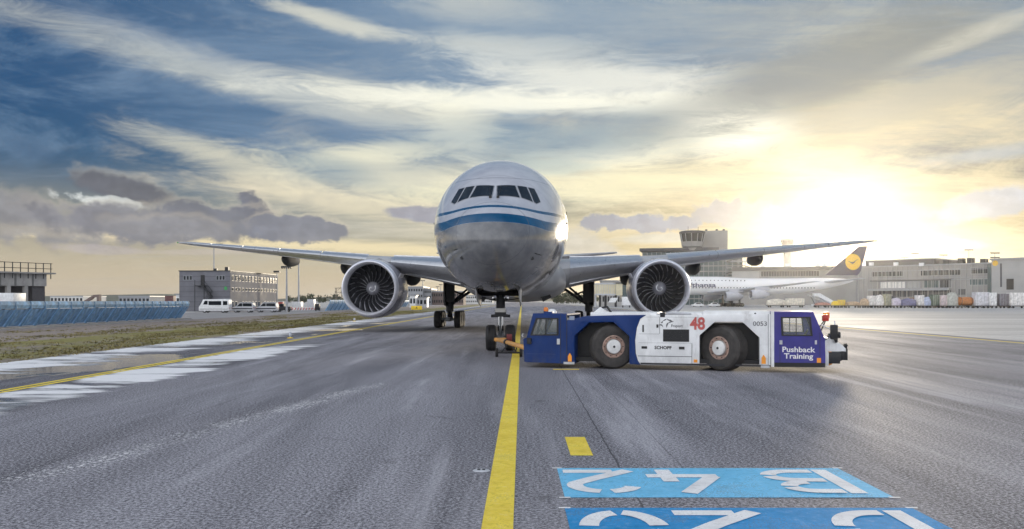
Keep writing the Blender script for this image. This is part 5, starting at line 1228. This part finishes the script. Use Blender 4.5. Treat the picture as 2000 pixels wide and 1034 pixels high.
# hills along the horizon
def hills():
    rnd = random.Random(11); mb = MB(); top = []; bot = []; back = []
    for i in range(141):
        x_ = -4200 + 60 * i; h = 22 + 26 * noise.noise(Vector((i * .11, 1.7, 0))) + 10 * noise.noise(Vector((i * .5, 3, 0))); h = min(max(h, 6), 44)
        bot.append(Vector((x_, 3600, -1))); top.append(Vector((x_, 3800, h))); back.append(Vector((x_, 4600, h * 1.5)))
    mb.loft([bot, top, back], False, False, closed=False)
    struct(mb.build('hills', mat('hill_green', (0.06, 0.075, 0.05), .95, vscale=.01, var=.4), None, smooth=60, fix=False))
hills()
def treeline(px0, px1, d, h, n, label):
    rnd = random.Random(int(px0)); mb = MB(); xa, xb = P(px0, 0, d).x, P(px1, 0, d).x
    for i in range(n):
        x_ = rnd.uniform(xa, xb); hh = h * rnd.uniform(.5, 1.1); y_ = d + rnd.uniform(0, 40)
        for c_ in range(34):
            ph, th_, rr = rnd.uniform(0, 6.28), rnd.uniform(-1, 1), hh * .36 * rnd.uniform(.6, 1.1)
            c0 = Vector((x_ + rr * math.cos(ph) * math.sqrt(1 - th_ * th_), y_ + rr * math.sin(ph), hh * .55 + rr * 1.2 * th_)); s_ = hh * .12
            mb.poly([c0 + Vector((rnd.gauss(0, s_), rnd.gauss(0, s_), rnd.gauss(0, s_))) for _ in range(3)])
        mb.tube([(x_, y_, 0), (x_, y_, hh * .6)], .25, 5)
    o = mb.build('tree_belt', mat('far_foliage', (0.05, 0.065, 0.035), .9, vscale=.2, var=.5), None, fix=False); tag(o, label, 'trees'); struct(o, 'stuff')
treeline(1085, 1165, 640, 9, 34, 'dark belt of trees far down the taxiway right of the belly'); treeline(560, 690, 900, 9, 40, 'faint belt of trees on the horizon left of the left engine')

# ------------------------------------------------------------------ right: terminal group
def wall_thing(name, label, cat, A, B, z, dep, m, roofm=None, group=None):
    f = Frame(A.x, A.y, B.x, B.y); t = thing(name, label, cat, f.a, f.rz, group)
    MB().bb(0, f.len, 0, dep, 0, z).build('walls', m, t); MB().bb(-.4, f.len + .4, -.5, dep + .4, z, z + .5).build('roof', roofm or M_GREY, t)
    return t, f
def panes(t, f, px0, px1, py0, py1, n, m=M_PANE, gap=.14, off=-.06, band=None):
    s0, s1 = f.S(px0), f.S(px1); z1 = f.T((px0 + px1) / 2, py0)[1]; z0 = f.T((px0 + px1) / 2, py1)[1]
    if band: MB().bb(s0 - .2, s1 + .2, off + .02, -.005, z0 - .2, z1 + .2).build('window_frame', band, t)
    for i in range(n):
        a = s0 + (s1 - s0) * (i + gap / 2) / n; b = s0 + (s1 - s0) * (i + 1 - gap / 2) / n
        MB().bb(a, b, off - .03, off + .01, z0, z1).build('window', m, t)
M_TERM = mat('terminal_panel', (0.27, 0.265, 0.26), .7, vscale=.15, var=.1); M_TERMD = mat('terminal_dark', (0.06, 0.062, 0.072), .5, vscale=.1); M_TGL = glass('facade_glass', (0.05, 0.085, 0.09), .08); M_TLT = mat('terminal_light', (0.38, 0.375, 0.365), .6, vscale=.2, var=.08)
tw, f = wall_thing('glass_terminal', 'tall glazed terminal block with dark roof edge behind the right engine', 'building', P(1255, 0, 452), P(1450, 0, 440), P(0, 492, 446).z, 45, M_TGL, M_TERMD)
for i in range(9):
    z_ = 3.0 + i * 2.9; MB().bb(0, f.len, -.25, -.02, z_, z_ + .55).build('floor_band', M_TERM, tw)
for i in range(22): MB().bb(f.len * i / 21 - .12, f.len * i / 21 + .12, -.32, -.02, 0, P(0, 492, 446).z - .1).build('mullion', M_GREY, tw)
z0 = P(0, 491, 446).z; MB().bb(-1.5, f.len * .77, -2.2, 20, z0 + .3, z0 + 1.8).build('roof_edge', M_TERMD, tw)
q = tw; s0 = f.S(1345); MB().bb(s0, f.S(1422), 8, 26, z0 + .5, P(0, 451, 452).z).build('roof_block', M_TERM, tw)
for s_ in (f.S(1398), f.S(1412), f.S(1377)): MB().bb(s_, s_ + 1.2, 12, 13, P(0, 451, 452).z, P(0, 451, 452).z + 1.1).build('roof_unit', M_DARK, tw)
ct = thing('control_cab', 'flared control tower cab with slanted glazing on the terminal roof', 'control tower', (P(1352, 0, 448).x, 448, z0 + .3), 0)
def ngon(r, z, n=12): return [Vector((r * math.cos(2 * math.pi * (i + .5) / n), r * math.sin(2 * math.pi * (i + .5) / n), z)) for i in range(n)]
hh = P(0, 452, 448).z - z0 - .3
MB().loft([ngon(4.6, 0), ngon(4.9, hh * .14), ngon(5.1, hh * .2), ngon(5.6, hh * .22), ngon(5.9, hh * .46)]).build('base', M_TERM, ct, smooth=20)
MB().loft([ngon(5.7, hh * .46), ngon(6.5, hh * .86)], False, False).build('glazing', M_PANE, ct, smooth=20)
MB().loft([ngon(6.55, hh * .86), ngon(6.9, hh * .90), ngon(6.9, hh * .97), ngon(6.3, hh)]).build('roof', M_TERMD, ct, smooth=20)
for i in range(12):
    a, b = ngon(5.78, hh * .46)[i], ngon(6.58, hh * .86)[i]; MB().tube([a, b], .13, 5).build('mullion', M_LGREY, ct)
MB().lathe([(5.15, hh * .2), (5.25, hh * .17), (5.2, hh * .14)], axis='Z', n=24).build('dark_band', M_TERMD, ct)
for dx, h in ((-2.2, 2.6), (3.2, 2.2)): MB().tube([(dx, 0, hh), (dx, 0, hh + h)], .12, 5).build('antenna', M_DARK, ct)
# open steel deck beside the glazed block
sf = thing('steel_gantry', 'open steel stair gantry on the right flank of the glazed terminal', 'gantry', (P(1418, 0, 430).x, 430, 0)); W_ = P(1468, 0, 430).x - P(1418, 0, 430).x
for i in range(4): MB().bb(0, W_, 0, 4, P(0, 499 + i * 12, 430).z - .2, P(0, 499 + i * 12, 430).z + .2).build('deck', M_GREY, sf)
for i in range(5): MB().tube([(W_ * i / 4, 0, 0), (W_ * i / 4, 0, P(0, 496, 430).z)], .22, 6).build('post', M_GREY, sf)
for i in range(3): MB().tube([(W_ * (i % 2), -.2, P(0, 535 - i * 12, 430).z), (W_ * (1 - i % 2), -.2, P(0, 523 - i * 12, 430).z)], .2, 5).build('stair_flight', M_DARK, sf)
t = thing('far_tower', 'distant control tower with broad head seen above the right wing', 'control tower', (P(1538, 0, 950).x, 950, 0)); zt_ = P(0, 467, 950).z
MB().lathe([(5.5, 0), (4.6, zt_ * .55), (4.2, zt_ * .80)], axis='Z', n=16).build('shaft', M_TERM, t, smooth=40)
MB().lathe([(4.2, zt_ * .78), (14.5, zt_ * .81), (15, zt_ * .85), (9, zt_ * .875), (6, zt_ * .9), (6.2, zt_ * .91)], axis='Z', n=20).build('gallery', M_TERM, t, smooth=30)
MB().lathe([(6.0, zt_ * .91), (7.2, zt_ * .97)], axis='Z', n=16).build('glazing', M_PANE, t); MB().lathe([(7.6, zt_ * .97), (7.6, zt_ * .99), (0, zt_)], axis='Z', n=16).build('roof', M_TERMD, t)
t, f = wall_thing('middle_pier', 'long low terminal pier behind the white airliner', 'building', P(1430, 0, 420), P(1705, 0, 400), P(0, 524, 410).z, 30, M_TERM)
panes(t, f, 1486, 1600, 530, 540, 22, band=M_TLT); MB().bb(0, f.len * .2, -.6, -.1, P(0, 543, 410).z, P(0, 529, 410).z).build('light_panel', M_TLT, t)
MB().bb(0, f.len, -1.2, -.1, P(0, 528, 410).z, P(0, 521, 410).z).build('roof_fascia', M_TERMD, t)
for px in (1486, 1534, 1593, 1606): MB().bb(f.S(px), f.S(px) + 2, -1, 1.5, P(0, 524, 410).z + .5, P(0, 519, 410).z + 1).build('roof_unit', M_WHITE, t)
# right terminal, stepping towards the viewer
A_, B_ = P(1672, 0, 345), P(1938, 0, 306)
t, f = wall_thing('terminal_building', 'long grey terminal with ribbon windows behind the cargo trailers', 'building', A_, B_, P(0, 519, 322).z, 34, M_TERM, M_GREY)
zU = f.T(1750, 508)[1]; MB().bb(f.S(1684), f.S(1818), 3, 30, P(0, 519, 322).z + .5, zU).build('upper_storey', M_TERMD, t); MB().bb(f.S(1683), f.S(1819), 2.5, 31, zU, zU + .4).build('upper_roof', M_GREY, t)
panes(t, f, 1702, 1764, 531, 540, 9, band=M_TLT); panes(t, f, 1798, 1876, 527, 538, 14, band=M_TLT); panes(t, f, 1896, 1929, 523.5, 534.5, 7, band=M_TLT); panes(t, f, 1894, 1929, 544.5, 556.5, 6, M_TGL, band=M_TLT)
panes(t, f, 1720, 1768, 551, 563, 7, mat('bright_blind', (.72, .70, .66), .5), band=M_GREY); panes(t, f, 1772, 1796, 551, 562, 4, M_TLT, band=M_GREY); panes(t, f, 1805, 1834, 547, 562, 4, M_TGL, band=M_GREY); panes(t, f, 1836, 1857, 547, 562, 5, band=M_GREY)
MB().bb(f.S(1700), f.S(1858), -2.5, -.15, f.T(1780, 568)[1], f.T(1780, 564)[1]).build('canopy', M_GREY, t)
MB().bb(f.S(1700), f.S(1858), -.5, -.1, f.T(1780, 549)[1], f.T(1780, 547)[1]).build('roof_fascia', M_TERMD, t)
panes(t, f, 1703, 1858, 568, 580, 22, M_TERMD); panes(t, f, 1872, 1886, 565, 576, 4, M_TERMD); MB().bb(f.S(1929.5), f.S(1937), -.4, -.05, 4, f.T(1933, 515)[1]).build('glass_strip', M_TGL, t)
for px, py in ((1703, 516), (1751, 516), (1801, 517)): a = f.T(px, py); MB().box((a[0], -.5, a[1]), (1.6, 1, 1.3)).build('roof_unit', M_WHITE, t)
for px in (1712, 1740, 1784, 1810, 1834, 1862, 1880, 1906):
    a = f.T(px, 512); MB().bb(a[0], a[0] + 1.8, 4, 7, P(0, 519, 322).z + .4, P(0, 519, 322).z + 1.6 + (px % 3) * .5).build('roof_plant', M_GREY if px % 2 else M_DARK, t)
for i in range(26):
    s_ = f.len * (i + .5) / 26; MB().bb(s_ - .09, s_ + .09, -.2, -.01, .2, P(0, 519, 322).z - .2).build('pilaster', M_TLT, t)
for py in (528, 543, 547): MB().bb(f.S(1702), f.S(1936), -.3, -.02, f.T(1820, py)[1] - .12, f.T(1820, py)[1] + .12).build('string_course', M_GREY, t)
t, f = wall_thing('stone_block', 'pale stone-clad block with round yellow emblem at the right edge', 'building', P(1936.5, 0, 303), P(2060, 0, 285), P(0, 507, 298).z, 25, M_TLT, M_GREY)
for i in range(9): MB().bb(0, f.len, -.04, -.005, 2 + i * 1.7, 2.06 + i * 1.7).build('cladding_joint', M_GREY, t)
a = f.T(1944, 514.5); MB().lathe([(0, -.12), (1.0, -.12), (1.0, 0)], o=(a[0], 0, a[1]), n=24).build('emblem_disc', mat('emblem_yellow', (.75, .45, .04), .5), t)
MB().bb(f.S(1953.5), f.S(1957), -.08, 0, f.T(1955, 561)[1], f.T(1955, 515)[1]).build('window_slot', M_TERMD, t); MB().bb(f.S(1966), f.S(1980), -.1, 0, f.T(1970, 566)[1], f.T(1970, 545)[1]).build('gate_opening', M_BLACK, t)

# jet bridge left of the right engine
jb = thing('jet_bridge', 'cream glazed jet bridge and lounge left of the right engine', 'jet bridge', (P(1160, 0, 285).x, 285, 0)); X = lambda px: P(px, 0, 285).x - P(1160, 0, 285).x; Z = lambda py: P(0, py, 285).z
M_CREAM = mat('cream_panel', (.66, .60, .42), .5, vscale=.3)
MB().bb(0, X(1205), 0, 5, Z(575), Z(556)).build('gallery', M_CREAM, jb); MB().bb(-.3, X(1206), -.2, 5.2, Z(556), Z(553.5)).build('roof', M_LGREY, jb); MB().bb(0, X(1205), -.1, 5.1, Z(577), Z(574)).build('floor_beam', M_LGREY, jb)
for i in range(10): MB().bb(X(1160 + i * 4.7) - .06, X(1160 + i * 4.7) + .06, -.08, -.01, Z(574), Z(557)).build('mullion', M_LGREY, jb)
MB().bb(X(1203), X(1215), -1, 5, Z(577), Z(554)).build('rotunda', M_CREAM, jb); MB().bb(X(1202), X(1218), -1.3, 5.3, Z(554.5), Z(552)).build('rotunda_roof', M_TERMD, jb); MB().bb(X(1215), X(1235), 0, 6, Z(585), Z(542)).build('glass_core', M_TGL, jb)
for px in (1164, 1173, 1184, 1204): MB().tube([(X(px), 2, 0), (X(px), 2, Z(577))], .4, 8).build('column', M_DARK if px != 1164 else M_LGREY, jb)
MB().prism([(X(1188), Z(591)), (X(1201), Z(591)), (X(1206), Z(582)), (X(1193), Z(582))], side, -1.5, 0).build('stair_skirt', M_WHITE, jb)
block('low_lounge', 'low rooftop terrace building behind the jet bridge', 1176, 1216, 549, 330, 8, M_TLT, rows=2, cols=8)
container(1216, 1232, 580, 589, 262, 'service_truck', 'white box truck beside the right engine', 'truck', M_WHITE, 2.4, z0=.7)

# ------------------------------------------------------------------ right: parked white airliner
JF = Frame(*P(1238, 0, 296).xy, *P(1700, 0, 306).xy); jT = JF.T
jet = thing('parked_airliner', 'white airliner with dark tail and yellow disc parked on the apron', 'airplane', JF.a, JF.rz)
M_JET = mat('jet_white', (.80, .80, .80), .35, vscale=.2, var=.04); M_JTAIL = mat('tail_blue', (.012, .010, .055), .5, vscale=.2); M_JGREY = mat('jet_grey', (.45, .46, .50), .4, vscale=.3)
js = [(0, 6.0, 6.0, 0, 6.0), (1.2, 7.6, 5.0, 1.5, 6.2), (3.5, 9.4, 4.5, 2.5, 6.6), (7, 10.4, 4.3, 3.0, 7.0), (13, 10.75, 4.25, 3.15, 7.2), (30, 10.75, 4.25, 3.15, 7.2), (42, 10.2, 4.25, 3.15, 7.1), (56, 10.2, 4.6, 3.05, 7.2), (68, 10.4, 6.0, 2.3, 8.0), (78, 10.2, 8.0, 1.0, 8.9), (82, 9.7, 9.2, .2, 9.4)]
jf = [pchip([s[0] for s in js], [s[i] for s in js]) for i in (1, 2, 3, 4)]
rg = []
for i in range(61):
    y_ = 82 * (i / 60) ** 1.3; t_, b_, w_, c_ = (g(max(y_, .02)) for g in jf)
    rg.append([Vector((y_, w_ * math.cos(a), c_ + ((t_ - c_) if math.sin(a) > 0 else (c_ - b_)) * math.sin(a))) for a in [2 * math.pi * q / 32 for q in range(32)]])
MB().loft(rg).build('fuselage', M_JET, jet, smooth=50)
def jrow(z_, x0, x1, step):
    me = None; x_ = x0
    while x_ < x1:
        w_ = 3.15 * math.sqrt(max(.05, 1 - ((z_ - 7.2) / (3.5 if z_ > 7.2 else 3.0)) ** 2))
        if me is None: me = MB().box((0, 0, 0), (.3, .14, .42)).build('cabin_window', M_PANE, jet, loc=(x_, -w_ - .02, z_)).data
        else: link('cabin_window', me, jet, (x_, -w_ - .02, z_))
        x_ += step
jrow(6.75, 8, 66, 1.15); jrow(9.3, 9, 40, 1.4)
o = text_mesh('lettering', 'Lufthansa', 2.1, mat('jet_letter', (.03, .03, .10), .5), jet, None, (R(90), 0, 0), .03)
xs = [v.co.x for v in o.data.vertices]; sx0, sx1 = JF.S(1324), JF.S(1391.5); fsc = (sx1 - sx0) / (max(xs) - min(xs))
for v in o.data.vertices: v.co.x *= fsc
o.location = ((sx0 + sx1) / 2, -3.30, jT(1360, 557.6)[1])
MB().prism([jT(1612, 536.5), jT(1668, 535), jT(1693, 482), jT(1681, 480)] if False else [jT(1611, 538), jT(1674, 538), jT(1680, 530), jT(1693, 481), jT(1678, 482)], side, -.35, .35).build('tail_fin', M_JTAIL, jet)
a = jT(1665, 512); MB().lathe([(0, -.42), (2.95, -.42), (2.95, -.36)], o=(a[0], 0, a[1]), n=36).build('tail_disc', mat('disc_yellow', (.85, .50, .03), .5), jet)
q = MB(); st_ = [(-1.9, .3), (-1.0, -.15), (-.2, -.45), (.5, -.1), (1.0, .45), (1.9, 1.1)]; bw = [.05, .14, .3, .26, .12, .04]
q.loft([[Vector((a[0] + p_[0], -.45, a[1] + p_[1] + w_)) for p_, w_ in zip(st_, bw)], [Vector((a[0] + p_[0], -.45, a[1] + p_[1] - w_)) for p_, w_ in zip(st_, bw)]], False, False, closed=False); q.poly([Vector((a[0] + p_[0], -.45, a[1] + p_[1])) for p_ in ((-.2, -.5), (.3, -.4), (-.6, -1.0))]); q.build('tail_emblem', M_JTAIL, jet, fix=False)
for sg in (-1, 1):
    rg = []
    for sp, xl, ch, z_ in ((2.5, 26, 15, 5.2), (10, 32.5, 9.5, 5.9), (21, 41.5, 6.0, 7.1), (32, 51, 2.5, 8.4)): rg.append([Vector((xl + a_ * ch, sg * sp, z_ + h_ * .11 * ch)) for a_, h_ in FOIL])
    MB().loft(rg).build('wing', M_JGREY, jet, smooth=40)
    rg = [[Vector((xl + a_ * ch, sg * sp, z_ + h_ * .1 * ch)) for a_, h_ in FOIL] for sp, xl, ch, z_ in ((1, 69, 8, 8.9), (11, 78, 3, 10.0))]
    MB().loft(rg).build('tailplane', M_JGREY, jet, smooth=40)
    for sp, xe, ze in ((11.5, 29.2, 3.7), (20.5, 34.6, 4.2)):
        e = MB().lathe([(1.35, .3), (1.30, 0), (1.45, -.02), (1.58, .5), (1.65, 1.8), (1.55, 3.6), (1.3, 4.8), (.9, 5.6), (.5, 6.4)], o=(xe, sg * sp, ze), axis='X', n=28, cap1=True).build('engine', M_JGREY, jet, smooth=45)
        MB().lathe([(0, .8), (1.32, .8)], o=(xe, sg * sp, ze), axis='X', n=24).build('fan_disc', M_BLACK, e); MB().bb(xe + 1.5, xe + 6.5, sg * sp - .2, sg * sp + .2, ze + 1.4, ze + 2.5).build('pylon', M_JGREY, e)
    for xg in (34, 37.5):
        g_ = MB().tube([(xg, sg * 3.6, 1.0), (xg, sg * 3.2, 5)], .35, 8).build('main_gear', M_DARK, jet)
        for dy in (-.7, .7):
            for dx in (-.75, .75): MB().lathe([(.3, -.25), (.62, -.25), (.66, 0), (.62, .25), (.3, .25)], o=(xg + dx, sg * 3.6 + dy, .66), n=18).build('wheel', M_RUBBER, g_)
g_ = MB().tube([(7, 0, .6), (7, 0, 5)], .2, 8).build('nose_gear', M_DARK, jet)
for dy in (-.4, .4): MB().lathe([(.2, -.2), (.5, -.2), (.54, 0), (.5, .2), (.2, .2)], o=(7, dy, .54), n=16).build('wheel', M_RUBBER, g_)

# ------------------------------------------------------------------ right: vehicles and trailers on the apron
for px, lab in ((1352, 'small white car under the nose of the parked white airliner, left one'), (1384, 'small white car under the parked white airliner, right one')):
    p = P(px, 0, 292); vehicle('car', lab, 'car', (p.x, p.y, 0), 0, [(0, .3), (0, .75), (.9, .95), (1.5, 1.45), (2.9, 1.45), (3.5, .95), (4.1, .85), (4.1, .3)], 1.7, [[(1.1, .95), (1.6, 1.36), (2.8, 1.36), (3.2, .95)]], (.8, 3.3), M_WHITE, 'small white cars under the parked airliner', wr=.32)
def trailer(px0, px1, ytop, d, label, m, kind='box', ybot=597.5, name='cargo_trailer'):
    a, b = P(px0, ybot, d), P(px1, ytop, d); w = b.x - a.x; zt_, zb_ = b.z, max(.75, a.z)
    t = thing(name, label, 'trailer', ((a.x + b.x) / 2, d, 0), 0, 'cargo trailers and dollies parked on the apron')
    MB().bb(-w / 2, w / 2, 0, 2.4, .55, .75).build('bed', M_DARK, t)
    for s in (-.36, .36):
        for t_ in (.15, 2.2): MB().lathe([(0, -.1), (.28, -.1), (.28, .1), (0, .1)], o=(w * s, t_, .28), n=12).build('wheel', M_RUBBER, t)
    if kind == 'box':
        MB().bb(-w / 2 + .05, w / 2 - .05, .1, 2.3, .76, zt_).build('load', m, t, bevel=.06)
        for i in range(4): MB().bb(-w / 2 + w * (i + .5) / 4 - .03, -w / 2 + w * (i + .5) / 4 + .03, .06, .1, .8, zt_ - .08).build('strap', M_GREY, t)
    elif kind == 'tank':
        MB().lathe([(0, -w / 2 + .1), (.8, -w / 2 + .12), (1.15, -w / 2 + .35), (1.2, 0), (1.15, w / 2 - .35), (.8, w / 2 - .12), (0, w / 2 - .1)], o=(0, 1.2, 2.0), axis='X', n=24).build('tank', m, t, smooth=50)
        for s in (-.35, .35): MB().lathe([(1.22, s * w - .08), (1.24, s * w), (1.22, s * w + .08)], o=(0, 1.2, 2.0), axis='X', n=24).build('hoop', M_DARK, t)
    else:                                            # netted load with sagging top
        rg = []
        for i in range(9):
            f = i / 8; hz = .76 + (zt_ - .76) * (math.sin(math.pi * (.10 + .80 * f)) ** .28) * (1 + .08 * noise.noise(Vector((i * .9, px0, 0))))
            x_ = -w / 2 + .1 + (w - .2) * f; rg.append([Vector((x_, .15, .76)), Vector((x_, .12, hz * .75)), Vector((x_, .5, hz)), Vector((x_, 1.8, hz * .97)), Vector((x_, 2.3, .76))])
        MB().loft(rg).build('load', m, t, smooth=60)
    return t
def tint(n, r, g, b): return mat('load_' + n, (r, g, b), .6, vscale=1.5, var=.25, dirt=.3)
for a in ((1684, 1698, 583, 246, 'low bag cart nearest the tail of the parked airliner', tint('sand', .45, .33, .22), 'net'), (1699, 1711, 578, 246, 'white box load on dolly, first right of the tail', tint('white', .72, .70, .68), 'box'), (1713, 1728, 576, 245, 'tall white netted load beside an olive dolly', tint('white', .72, .70, .68), 'net'),
          (1730, 1742, 575, 244, 'olive grey box trailer left of the blue tarpaulin load', tint('olive', .30, .29, .20), 'box'), (1744, 1762, 582, 243, 'pale lilac netted load just left of the blue tarpaulin', tint('lilac', .50, .46, .55), 'net'), (1763, 1791, 583, 242, 'long load under a slate blue tarpaulin', tint('slate', .13, .13, .24), 'net'),
          (1793, 1806, 577, 242, 'white open dolly just right of the blue tarpaulin', tint('white', .72, .70, .68), 'box'), (1808, 1820, 580, 241, 'blue and white netted load on dolly', tint('ice', .45, .50, .66), 'net'), (1822, 1837, 576, 240, 'dark green box load left of the grey canvas trailer', tint('green', .10, .14, .10), 'box'), (1839, 1852, 577, 239, 'pale pink box load on dolly', tint('pink', .60, .50, .52), 'box'),
          (1853, 1873, 571, 238, 'grey-green canvas covered tall trailer left of the orange tank', tint('canvas', .40, .41, .38), 'net'), (1875, 1904, 573, 237, 'rusty orange tank trailer', tint('rust', .42, .15, .04), 'tank'), (1906, 1934, 571, 236, 'long white speckled cargo load right of the orange tank', tint('speckle', .58, .58, .62), 'box'),
          (1936, 1948, 572, 235, 'bright white box on dolly left of the dark grey box', tint('bright', .80, .80, .80), 'box'), (1952, 1973, 574, 235, 'dark grey boxed load near the right edge', tint('dark', .16, .15, .17), 'box'), (1975, 2010, 572, 234, 'white trailer cut by the right edge', tint('white', .72, .70, .68), 'box')): trailer(*a)
for a in ((1500, 1535, 584, 265, 'low white baggage cart train under the parked airliner, left', tint('cream', .62, .58, .50), 'net'), (1538, 1572, 583, 262, 'white baggage cart under the rear of the parked airliner', tint('cream', .62, .58, .50), 'box'), (1595, 1622, 591, 255, 'low reddish flat dolly before the parked airliner', tint('rose', .45, .22, .18), 'net'), (1628, 1640, 588, 250, 'yellow tractor unit before the parked airliner tail', M_YELLOW, 'net'), (1641, 1652, 586, 250, 'yellow box dolly beside the yellow tractor', M_YELLOW, 'box'), (1655, 1680, 589, 248, 'low mixed baggage dolly under the tail', tint('sand', .45, .33, .22), 'net')): trailer(*a)
rv = random.Random(5); VM = [tint('vgrey', .16, .16, .17), tint('vdark', .06, .06, .07), tint('vwhite', .62, .62, .60), tint('vbrown', .18, .11, .07), tint('vblue', .07, .09, .18), tint('vred', .26, .05, .04)]
PLACE = ['farthest left, by the airliner tail', 'second from the airliner tail', 'third from the airliner tail', 'behind the blue tarpaulin', 'just right of the blue tarpaulin', 'behind the dark green box', 'left of the rusty orange tank', 'behind the rusty orange tank', 'behind the white speckled load', 'behind the dark grey box at the right']
for i, px in enumerate((1696, 1724, 1748, 1774, 1800, 1828, 1856, 1886, 1918, 1956)):
    p = P(px, 0, 262 - i * 1.2); hgt = rv.uniform(2.4, 3.6); ln_ = rv.uniform(3.4, 4.6)
    vehicle('service_truck', 'boxy truck in the row before the terminal, ' + PLACE[i], 'truck', (p.x, p.y, 0), rv.uniform(-.1, .1), [(0, .4), (0, 1.2), (.35, 1.9), (1.1, 2.0), (1.15, hgt), (ln_, hgt), (ln_, .4)], 2.2, [[(.3, 1.2), (.5, 1.75), (1.0, 1.8), (1.0, 1.2)]], (.8, ln_ - .7), VM[i % 6], 'service trucks before the terminal', wr=.42)
bl = thing('belt_loader', 'inclined belt loader raised to the rear of the parked airliner', 'belt loader', (P(1578, 0, 268).x, 268, 0))
MB().prism([(0, 3.9), (.2, 4.2), (7.2, 1.3), (7.0, 1.0)], side, 0, 1.0).build('belt', M_GREY, bl); MB().bb(1.5, 6.0, -.2, 1.2, .45, 1.0).build('chassis', M_WHITE, bl)
for s_ in (2.2, 5.3): MB().lathe([(0, -.12), (.4, -.12), (.4, .12), (0, .12)], o=(s_, -.2, .4), n=14).build('wheel', M_RUBBER, bl)
MB().tube([(2.5, .5, .9), (1.0, .5, 3.6)], .1, 6).build('strut', M_DARK, bl)
sr = thing('boarding_stair', 'white boarding stair leading up to the airliner tail', 'boarding stair', (P(1590, 0, 275).x, 275, 0))
MB().prism([(0, 4.6), (2.0, 4.6), (9.0, .6), (9, .2), (7.5, .2), (1.2, 3.6), (0, 3.6)], side, 0, 1.6).build('flight', M_WHITE, sr); MB().bb(.2, .5, .1, 1.5, 0, 3.6).build('leg', M_GREY, sr); MB().bb(2.2, 2.5, .1, 1.5, 0, 2.9).build('leg', M_GREY, sr)

# ------------------------------------------------------------------ haze
HZ = MB().bb(-5500, 5500, -40, 5200, -1.2, 74.0).build('haze', MATS['concrete'], None)
hm = bpy.data.materials.new('haze_air'); hm.use_nodes = True
k = NT(hm.node_tree); k.n.remove(k.n['Principled BSDF']); pv = k.n.new('ShaderNodeVolumePrincipled')
pv.inputs['Color'].default_value = (0.95, 0.93, 0.90, 1); pv.inputs['Density'].default_value = 0.00006; pv.inputs['Anisotropy'].default_value = 0.88
k.l.new(pv.outputs[0], k.n['Material Output'].inputs['Volume'])
HZ.data.materials.clear(); HZ.data.materials.append(hm); struct(HZ, 'stuff'); tag(HZ, 'thin warm haze in the air over the airfield', 'haze')
